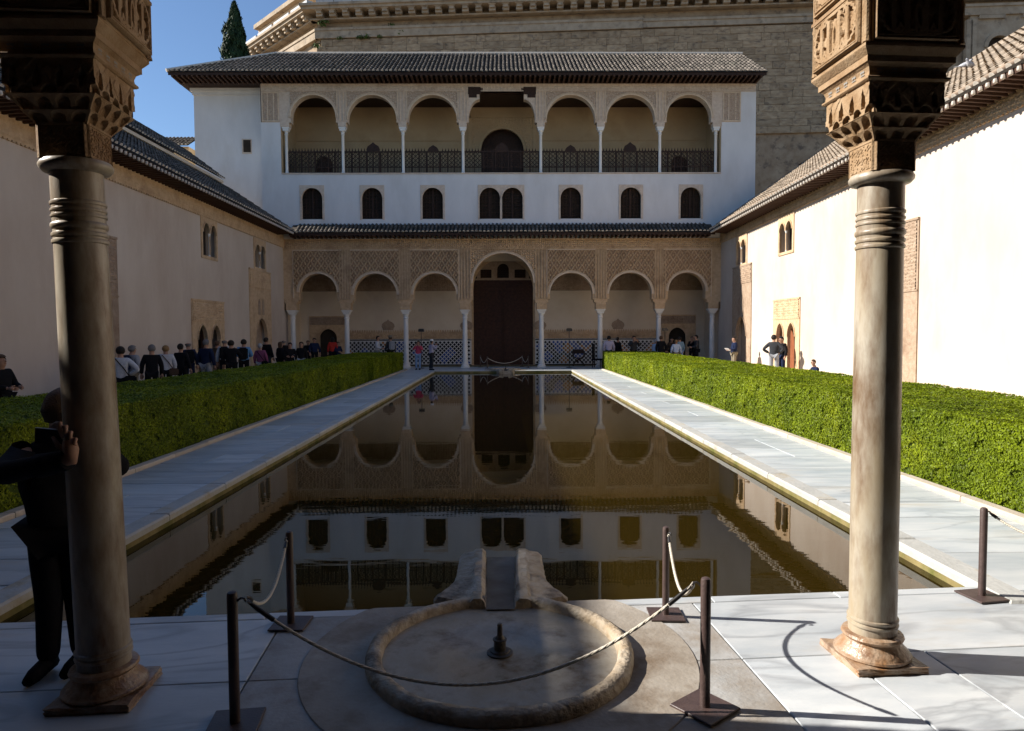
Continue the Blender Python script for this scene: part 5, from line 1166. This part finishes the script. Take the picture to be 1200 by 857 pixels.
def body_meshes(kind, j=None, key=None):
    key = key or kind
    if key in CACHE: return CACHE[key]
    j = j or joints(kind); J = lambda *n: [j[k] for k in n]
    ex = MB(); hand(ex, j['wL'], j['eL'], -1)
    if kind != 'custom': hand(ex, j['wR'], j['eR'], 1)
    hd = Vector(j['hd']); 
    if kind != 'custom': ex.tube([hd+Vector((0, -.088, .015)), hd+Vector((0, -.112, -.012)), hd+Vector((0, -.09, -.022))], [.010, .015, .010], 6)
    for sg in (-1, 1) if kind != 'custom' else (): ex.tube([hd+Vector((sg*.078, .01, .025)), hd+Vector((sg*.092, .015, .0)), hd+Vector((sg*.078, .01, -.025))], [.010, .014, .010], 6)
    ids = ['pel', 'sp', 'ch', 'nb', 'nk', 'chn', 'hd', 'tp', 'sL', 'eL', 'wL', 'sR', 'eR', 'wR', 'hL', 'kL', 'aL', 'hR', 'kR', 'aR']; ix = {k: i for i, k in enumerate(ids)}
    ed = [('pel', 'sp'), ('sp', 'ch'), ('ch', 'nb'), ('nb', 'nk'), ('nk', 'chn'), ('chn', 'hd'), ('hd', 'tp'), ('ch', 'sL'), ('sL', 'eL'), ('eL', 'wL'), ('ch', 'sR'), ('sR', 'eR'), ('eR', 'wR'), ('pel', 'hL'), ('hL', 'kL'), ('kL', 'aL'), ('pel', 'hR'), ('hR', 'kR'), ('kR', 'aR')]
    rb = dict(pel=(.13, .10), sp=(.12, .09), ch=(.14, .10), nb=.065, nk=.062, chn=(.070, .080), hd=(.080, .095), tp=.060, sL=.055, eL=.042, wL=.030, sR=.055, eR=.042, wR=.030, hL=.08, kL=.055, aL=.042, hR=.08, kR=.055, aR=.042)
    body = skin_mesh('body', J(*ids), [(ix[a], ix[b_]) for a, b_ in ed], [rb[k] for k in ids], 'skin', ex, 2)
    up_ = ['ch', 'sp', 'pel', 'nb', 'sL', 'eL', 'wL', 'sR', 'eR', 'wR', 'hem']; j2 = dict(j); p_ = Vector(j['pel']); j2['hem'] = tuple(p_-Vector((0, 0, .12)) if kind not in ('sit', 'custom') else p_-Vector((0, .02, .05)))
    def short(e_, w_): return tuple(Vector(e_).lerp(Vector(w_), .93))
    j2['wL'] = short(j['eL'], j['wL']); j2['wR'] = short(j['eR'], j['wR']); iu = {k: i for i, k in enumerate(up_)}
    eu = [('ch', 'sp'), ('sp', 'pel'), ('pel', 'hem'), ('ch', 'nb'), ('ch', 'sL'), ('sL', 'eL'), ('eL', 'wL'), ('ch', 'sR'), ('sR', 'eR'), ('eR', 'wR')]
    ru = dict(ch=(.150, .135), sp=(.165, .130), pel=(.178, .140), hem=(.175, .145), nb=(.10, .09), sL=.085, eL=.066, wL=.050, sR=.085, eR=.066, wR=.050)
    if kind == 'custom': ru.update(pel=(.15, .12), hem=(.13, .11), sp=(.155, .12))
    top = skin_mesh('jacket', [j2[k] for k in up_], [(iu[a], iu[b_]) for a, b_ in eu], [ru[k] for k in up_], 'cloth_black', None, 2)
    lo = ['pel', 'hL', 'kL', 'aL', 'hR', 'kR', 'aR']; il = {k: i for i, k in enumerate(lo)}
    el = [('pel', 'hL'), ('hL', 'kL'), ('kL', 'aL'), ('pel', 'hR'), ('hR', 'kR'), ('kR', 'aR')]
    leg = skin_mesh('trousers', [j[k] for k in lo], [(il[a], il[b_]) for a, b_ in el], [(.15, .115), .095, .075, .062, .095, .075, .062], 'cloth_black', None, 2)
    sh = MB()
    for k in ('aL', 'aR'):
        a = Vector(j[k]); sh.tube([(a.x, a.y+.05, .045), (a.x, a.y-.02, .055), (a.x, a.y-.12, .04), (a.x, a.y-.18, .03)], [.035, .045, .042, .028], 8)
    so = sh.build('shoes', 'cloth_black', None, smooth='all'); sm = so.data; bpy.data.objects.remove(so)
    CACHE[key] = (body, top, leg, sm, j); return CACHE[key]
def hair_mesh(style):
    if ('hair', style) in CACHE: return CACHE[('hair', style)]
    bm = bmesh.new(); bmesh.ops.create_uvsphere(bm, u_segments=18, v_segments=12, radius=1)
    kill = []
    for v in bm.verts:
        x, y, z = v.co
        if style == 'long':
            v.co = Vector((x*.105, y*.115+.012, z*.11+.02 if z > 0 else z*.26+.02))
            if y < -.25 and z < .42: kill.append(v)
        elif style == 'bald':
            v.co = Vector((x*.092, y*.108+.008, z*.10+.01))
            if (y < -.1) or z > .45 or z < -.75: kill.append(v)
        else:
            v.co = Vector((x*.098, y*.115+.010, z*.112+.018)) if style != 'full' else Vector((x*.108*(1+.05*math.sin(z*9+x*7)), y*.125*(1+.05*math.sin(z*7+y*6)), z*.13+.005))
            if style == 'full':
                if z < -.7: kill.append(v)
            elif (y < -.3 and z < .40) or z < -.75 or (y < .1 and z < -.2): kill.append(v)
    bmesh.ops.delete(bm, geom=kill, context='VERTS')
    me = bpy.data.meshes.new('hair'); bm.to_mesh(me); bm.free(); me.materials.append(MATS['hair_dark']); me.polygons.foreach_set('use_smooth', [True]*len(me.polygons)); CACHE[('hair', style)] = me; return me
def put(name, me, parent, m):
    o = link(name, me, parent)
    if m != me.materials[0].name: o.material_slots[0].link = 'OBJECT'; o.material_slots[0].material = MATS[m]
    return o
def dress(e, ms, top, legs, hair, style='short', hat=None, pack=None, bag=None, eyes=True):
    body, jk, tr, sm, j = ms
    put('body', body, e, 'skin'); put('jacket', jk, e, 'cloth_'+top); put('trousers', tr, e, 'cloth_'+legs); put('shoes', sm, e, 'cloth_black')
    h = put('hair', hair_mesh(style), e, 'hair_'+hair); h.location = j['hd']
    hd = Vector(j['hd'])
    if eyes:
        m = MB()
        for sg in (-1, 1): m.lathe([(.003, -.004), (.008, 0), (.003, .004)], 6, tuple(hd+Vector((sg*.030, -.086, .018))))
        m.bar(hd+Vector((-.018, -.088, -.046)), hd+Vector((.018, -.088, -.046)), .006, .005); m.build('face_features', 'hair_dark', e)
    if hat:
        m = MB(); m.lathe([(.155 if hat[1] else .11, .045), (.108, .052), (.108, .10), (.085, .145), (.02, .155)], 18, tuple(hd+Vector((0, .01, 0)))); m.build('hat', 'cloth_'+hat[0], e, smooth=True)
    ch = Vector(j['ch']); pl = Vector(j['pel'])
    if pack:
        bm = bmesh.new(); bmesh.ops.create_cube(bm, size=1)
        for v in bm.verts: v.co = Vector((v.co.x*.30, v.co.y*.15, v.co.z*.44))
        bmesh.ops.bevel(bm, geom=list(bm.edges), offset=.045, segments=3, affect='EDGES'); me = bpy.data.meshes.new('backpack'); bm.to_mesh(me); bm.free(); me.materials.append(MATS['cloth_'+pack]); o = link('backpack', me, e); o.location = ch+Vector((0, .20, -.10))
    if bag:
        m = MB(); m.tube([ch+Vector((.15, -.05, .12)), ch+Vector((.10, .13, .10)), ch+Vector((-.05, .155, -.10)), pl+Vector((-.18, .12, .02))], .014, 6); m.build('strap', 'cloth_'+bag, e)
        bm = bmesh.new(); bmesh.ops.create_cube(bm, size=1)
        for v in bm.verts: v.co = Vector((v.co.x*.26, v.co.y*.11, v.co.z*.22))
        bmesh.ops.bevel(bm, geom=list(bm.edges), offset=.03, segments=2, affect='EDGES'); me = bpy.data.meshes.new('shoulder_bag'); bm.to_mesh(me); bm.free(); me.materials.append(MATS['cloth_'+bag]); o = link('shoulder_bag', me, e); o.location = pl+Vector((-.20, .13, -.08))
def person(label, px, py, X=None, Y=None, head=180, pose='stand', top='black', legs='black', hair='dark', style='short', hat=None, pack=None, bag=None, group='visitors in the courtyard', h=None):
    q = P(px, py, X=X, Y=Y); hh = h or max(1.45, min(1.86, q[2])); full = 1.24 if pose == 'sit' else 1.715
    e = empty('person', (q[0], q[1], -.012 if abs(q[0]) > 5.4 and q[1] < 36 else 0.0), rz=R(head)); s = hh/full; wd = random.uniform(.92, 1.12); e.scale = (s*wd, s*wd, s); e.rotation_euler = (R(random.uniform(-2.5, 3.5)), R(random.uniform(-2, 2)), R(head+random.uniform(-22, 22))); tag(e, label, 'person', group)
    dress(e, body_meshes(pose), top, legs, hair, style, hat, pack, bag); return e
QG = 'visitors queueing behind the shaded hedge'
LC = [
 ('visitor in white cap half hidden by the marble column', 122, 398, -9.6, 175, 'stand', 'grey', 'black', 'grey', 'short', ('white', 0), None, None),
 ('dark-haired visitor in grey sweater with black shoulder bag', 139, 405, -9.2, 200, 'hips', 'lightgrey', 'black', 'dark', 'short', None, None, 'black'),
 ('grey-haired visitor wearing a blue backpack', 152, 404, -10.6, 170, 'stand', 'grey', 'khaki', 'grey', 'short', None, 'navy', None),
 ('grey-haired visitor in a bulky black hooded jacket', 176, 403, -9.6, 185, 'stand', 'black', 'black', 'grey', 'short', None, None, None),
 ('blond visitor in pale blue-grey jacket with a thin strap', 193, 404, -10.2, 190, 'stand', 'lightgrey', 'black', 'blond', 'short', None, None, 'brown'),
 ('dark-haired visitor in black beside a bald man in navy', 214, 402, -10.0, 160, 'stand', 'black', 'black', 'dark', 'short', None, None, None),
 ('bald man in navy jacket with black backpack', 222, 399, -10.6, 190, 'stand', 'navy', 'navy', 'grey', 'bald', None, 'black', None),
 ('grey-haired man in plain dark navy sweater and grey trousers', 240, 397, -9.7, 180, 'stand', 'navy', 'grey', 'grey', 'short', None, None, None),
 ('brown-haired visitor in brown jacket near the twin doorway', 254, 399, -11.4, 150, 'stand', 'brown', 'brown', 'brown', 'short', None, None, None),
 ('bald visitor in pale jacket with black backpack straps', 263, 396, -10.2, 185, 'stand', 'lightgrey', 'black', 'grey', 'bald', None, 'black', None),
 ('black-haired visitor in a wide black coat', 271, 398, -9.3, 195, 'one', 'black', 'black', 'dark', 'short', None, None, None),
 ('dark-haired visitor with bright blue shirt under black pack', 285, 397, -9.8, 215, 'hold', 'blue', 'black', 'dark', 'short', None, 'black', None),
 ('white-haired visitor in plum red jacket with black strap', 306, 402, -9.3, 180, 'stand', 'plum', 'grey', 'white', 'short', None, None, 'black'),
 ('tall dark-haired visitor in black beside the plum jacket', 313, 395, -10.2, 180, 'stand', 'black', 'charcoal', 'dark', 'short', None, None, None),
 ('brown-haired visitor in black with long hair', 327, 400, -9.6, 150, 'stand', 'black', 'black', 'brown', 'long', None, None, None),
 ('tall bald visitor in black near the end of the wing', 331, 397, -10.3, 200, 'stand', 'black', 'black', 'grey', 'bald', None, None, None),
 ('dark-haired visitor in black facing out with folded hands', 340, 401, -9.0, 10, 'hold', 'black', 'black', 'dark', 'short', None, None, None),
 ('visitor in black holding a pale bag, facing out', 353, 400, -8.6, 20, 'stand', 'black', 'lightgrey', 'brown', 'long', None, None, None),
]
for lb, px, py, X, hd_, po, tp_, lg, hr, st, ht, pk, bg in LC: person(lb, px, py, X=X, head=hd_, pose=po, top=tp_, legs=lg, hair=hr, style=st, hat=ht, pack=pk, bag=bg, group=QG)
FG = 'visitors in the far loggia'
for lb, px, py, Y, hd_, po, tp_, lg, hr, st, ht, pk in [
 ('visitor in dark coat with a red bag by the alcove door', 360, 399, 39.0, 30, 'hold', 'black', 'black', 'brown', 'short', None, None),
 ('man in dark suit with pale blue shirt by the alcove door', 368.5, 396, 38.6, 40, 'stand', 'navy', 'black', 'dark', 'short', None, None),
 ('long-haired visitor in red jacket before the tiled dado', 389, 395, 38.7, 200, 'stand', 'red', 'black', 'dark', 'long', None, None),
 ('short visitor in dark blue beside the red jacket', 395.5, 400.5, 38.8, 30, 'hold', 'navy', 'navy', 'brown', 'short', None, None),
 ('dark-haired visitor in pale grey coat before the tiled dado', 441, 393.5, 38.6, 100, 'hold', 'lightgrey', 'grey', 'dark', 'short', None, None),
 ('visitor in pale cap and dark jacket before the tiled dado', 457, 393.5, 38.7, 190, 'stand', 'charcoal', 'black', 'brown', 'short', ('khaki', 0), 'grey'),
 ('woman in pink-red top and light jeans at the pool corner', 489.5, 399.5, 37.3, 10, 'phone', 'pink', 'jeans', 'dark', 'long', None, None),
 ('visitor in white hat and lilac coat taking a picture', 505, 398, 37.0, 110, 'phone', 'lilac', 'charcoal', 'dark', 'short', ('white', 1), None),
 ('visitor in grey-blue shirt beside the column at the hedge end', 713, 393.5, 38.6, 170, 'stand', 'lilac', 'charcoal', 'dark', 'short', None, None),
 ('visitor in black hooded top beside the grey-blue shirt', 723.5, 395, 38.9, 160, 'stand', 'black', 'black', 'dark', 'short', None, None),
 ('visitor in black lifting a camera in front of the dado', 742, 393.5, 38.4, 20, 'phone', 'charcoal', 'black', 'dark', 'short', None, None),
 ('bent visitor in light blue shirt beside the black suit', 768, 397.5, 38.8, 120, 'stand', 'paleblue', 'jeans', 'white', 'short', None, None),
 ('broad visitor in black suit jacket beside the marble column', 775.5, 393.5, 38.3, 190, 'stand', 'black', 'black', 'brown', 'short', None, None),
 ('dark-haired visitor between the black suit and the white shirt', 787, 395.5, 39.0, 20, 'stand', 'brown', 'black', 'dark', 'long', None, None),
 ('visitor in white-blue shirt with a strap across the back', 792, 398, 38.0, 180, 'stand', 'paleblue', 'khaki', 'blond', 'short', None, None),
 ('visitor in denim blue shirt beside the strap wearer', 797.5, 394.5, 38.2, 200, 'stand', 'denim', 'jeans', 'dark', 'short', None, None),
 ('visitor in black by the alcove at the sunlit end, facing out', 811, 394, 38.8, 10, 'one', 'black', 'black', 'brown', 'short', None, None),
 ('tall visitor in dark jacket beside the end alcove', 817.5, 392.5, 38.2, 250, 'hold', 'charcoal', 'black', 'dark', 'short', None, None)]:
    person(lb, px, py, Y=Y, head=hd_, pose=po, top=tp_, legs=lg, hair=hr, style=st, hat=ht, pack=pk, group=FG)
RG = 'people along the sunlit wing'
pm_ = person('man in navy jacket reading a paper beside the tall portal', 860.5, 394, X=11.2, head=-70, pose='hold', top='navy', legs='khaki', hair='dark', group=RG)
person('man in charcoal vest with hands on hips before the twin doorway', 907.5, 390.5, X=11.3, head=150, pose='hips', top='charcoal', legs='grey', hair='dark', group=RG)
person('person in black standing in the twin doorway', 917, 394, X=11.9, head=-90, pose='stand', top='black', legs='navy', hair='dark', group=RG)
bs = P(955, 423, X=10.6)
person('boy in dark jacket sitting with bowed head behind the sunlit hedge', 955, 423, X=10.6, head=-60, pose='sit', top='navy', legs='charcoal', hair='brown', group=RG, h=1.02)
e = empty('stone_bench', (bs[0]+.05, bs[1]+.05, -.012)); tag(e, 'low stone bench under the seated boy', 'bench')
m = MB(); m.box(-.5, -.2, .22, .5, .25, .29); m.build('seat', 'walk_stone', e)
for sx in (-1, 1): m = MB(); m.box(sx*.4-.07, -.15, 0, sx*.4+.07, .2, .22); m.build('leg', 'walk_stone', e)
person('man in black jacket and white shirt looking down near the shaded wall', 3, 414, X=-8.9, head=75, pose='hold', top='black', legs='black', hair='brown', group=QG)
m = MB(); m.box(-.15, -.004, -.10, .15, .004, .10); o = m.build('paper', 'cloth_white', None, loc=(pm_.location.x-.36*pm_.scale[0], pm_.location.y-.10, 1.12)); o.rotation_euler = (R(50), 0, R(-70)); tag(o, 'white sheet of paper held by the man in navy', 'paper')

# the photographer leaning round the near column
def photographer():
    def Q(px, py, Y): return P(px, py, Y=Y)
    root = Q(66, 795, 3.92); rx, ry = root[0], 3.92
    def L(px, py, Y): q = Q(px, py, Y); return (q[0]-rx, q[1]-ry, q[2])
    j = dict(pel=L(66, 612, 3.94), sp=L(62, 580, 3.93), ch=L(62, 545, 3.92), nb=L(68, 518, 3.95), nk=L(72, 506, 3.96), chn=L(75, 494, 3.94), hd=L(76, 481, 3.97), tp=L(76, 470, 3.98),
             sL=L(100, 530, 4.00), eL=L(147, 552, 4.02), wL=L(112, 520, 3.90), sR=L(26, 535, 3.86), eR=L(2, 556, 3.52), wR=L(64, 541, 3.40),
             hL=L(84, 622, 3.98), hR=L(50, 622, 3.92), kL=L(92, 705, 3.97), kR=L(58, 705, 3.88), aL=(0.12, 0.06, .055), aR=(-.03, -.02, .055))
    e = empty('person', (rx, ry, 0)); tag(e, 'photographer in black leaning round the near marble column with a phone', 'person')
    ids = list(j); V = {k: Vector(v) for k, v in j.items()}
    ms = body_meshes('custom', j, 'photographer'); dress(e, ms, 'black', 'black', 'brown', 'full', eyes=False)
    # the hand that grips the phone in front of the column
    hm_ = MB(); w_ = Vector(L(84, 538, 3.40)); hm_.tube([V['wR'], w_, Vector(L(83, 528, 3.405)), Vector(L(81, 516, 3.41))], [.030, .033, .036, .030], 12)
    for k, (b0, b1, b2, r) in enumerate((((75, 513), (70, 496), (61, 499), .0105), ((80, 514), (77, 500), (67, 503), .0108), ((84, 518), (83, 507), (72, 509), .0102), ((88, 523), (89, 515), (78, 516), .0092))):
        p0 = Vector(L(*b0, 3.41)); p1 = Vector(L(*b1, 3.40)); p2 = Vector(L(*b2, 3.43)); hm_.tube([p0, p0.lerp(p1, .55)+Vector((0, -.012, 0)), p1, p1.lerp(p2, .5)+Vector((0, .004, .004)), p2], [r*1.1, r*1.05, r, r*.95, r*.7], 10)
        mid = p1.lerp(p2, .8)
    hm_.tube([Vector(L(77, 530, 3.41)), Vector(L(68, 522, 3.405)), Vector(L(62, 512, 3.42))], [.014, .012, .009], 10)
    o = hm_.build('gripping_hand', 'skin', e, smooth='all')
    m = MB(); m.tube([V['eR'].lerp(w_, .55), V['eR'].lerp(w_, .95)], [.062, .050], 14); m.build('cuff', 'cloth_black', e, smooth=True)
    c = Q(58, 512, 3.43); ph = MB(); ph.box(-.075, -.006, -.04, .075, .006, .04, 0); ph.box(-.07, -.0075, -.036, .07, -.006, .036, 1); ph.box(-.075, -.0065, .037, .075, .0065, .0405, 2); o = ph.build('phone', ['dark_metal', 'cloth_charcoal', 'lead'], None, loc=tuple(c)); o.rotation_euler = (0, R(4), R(-8)); tag(o, 'dark phone held by the photographer beside the near column', 'phone')
photographer()
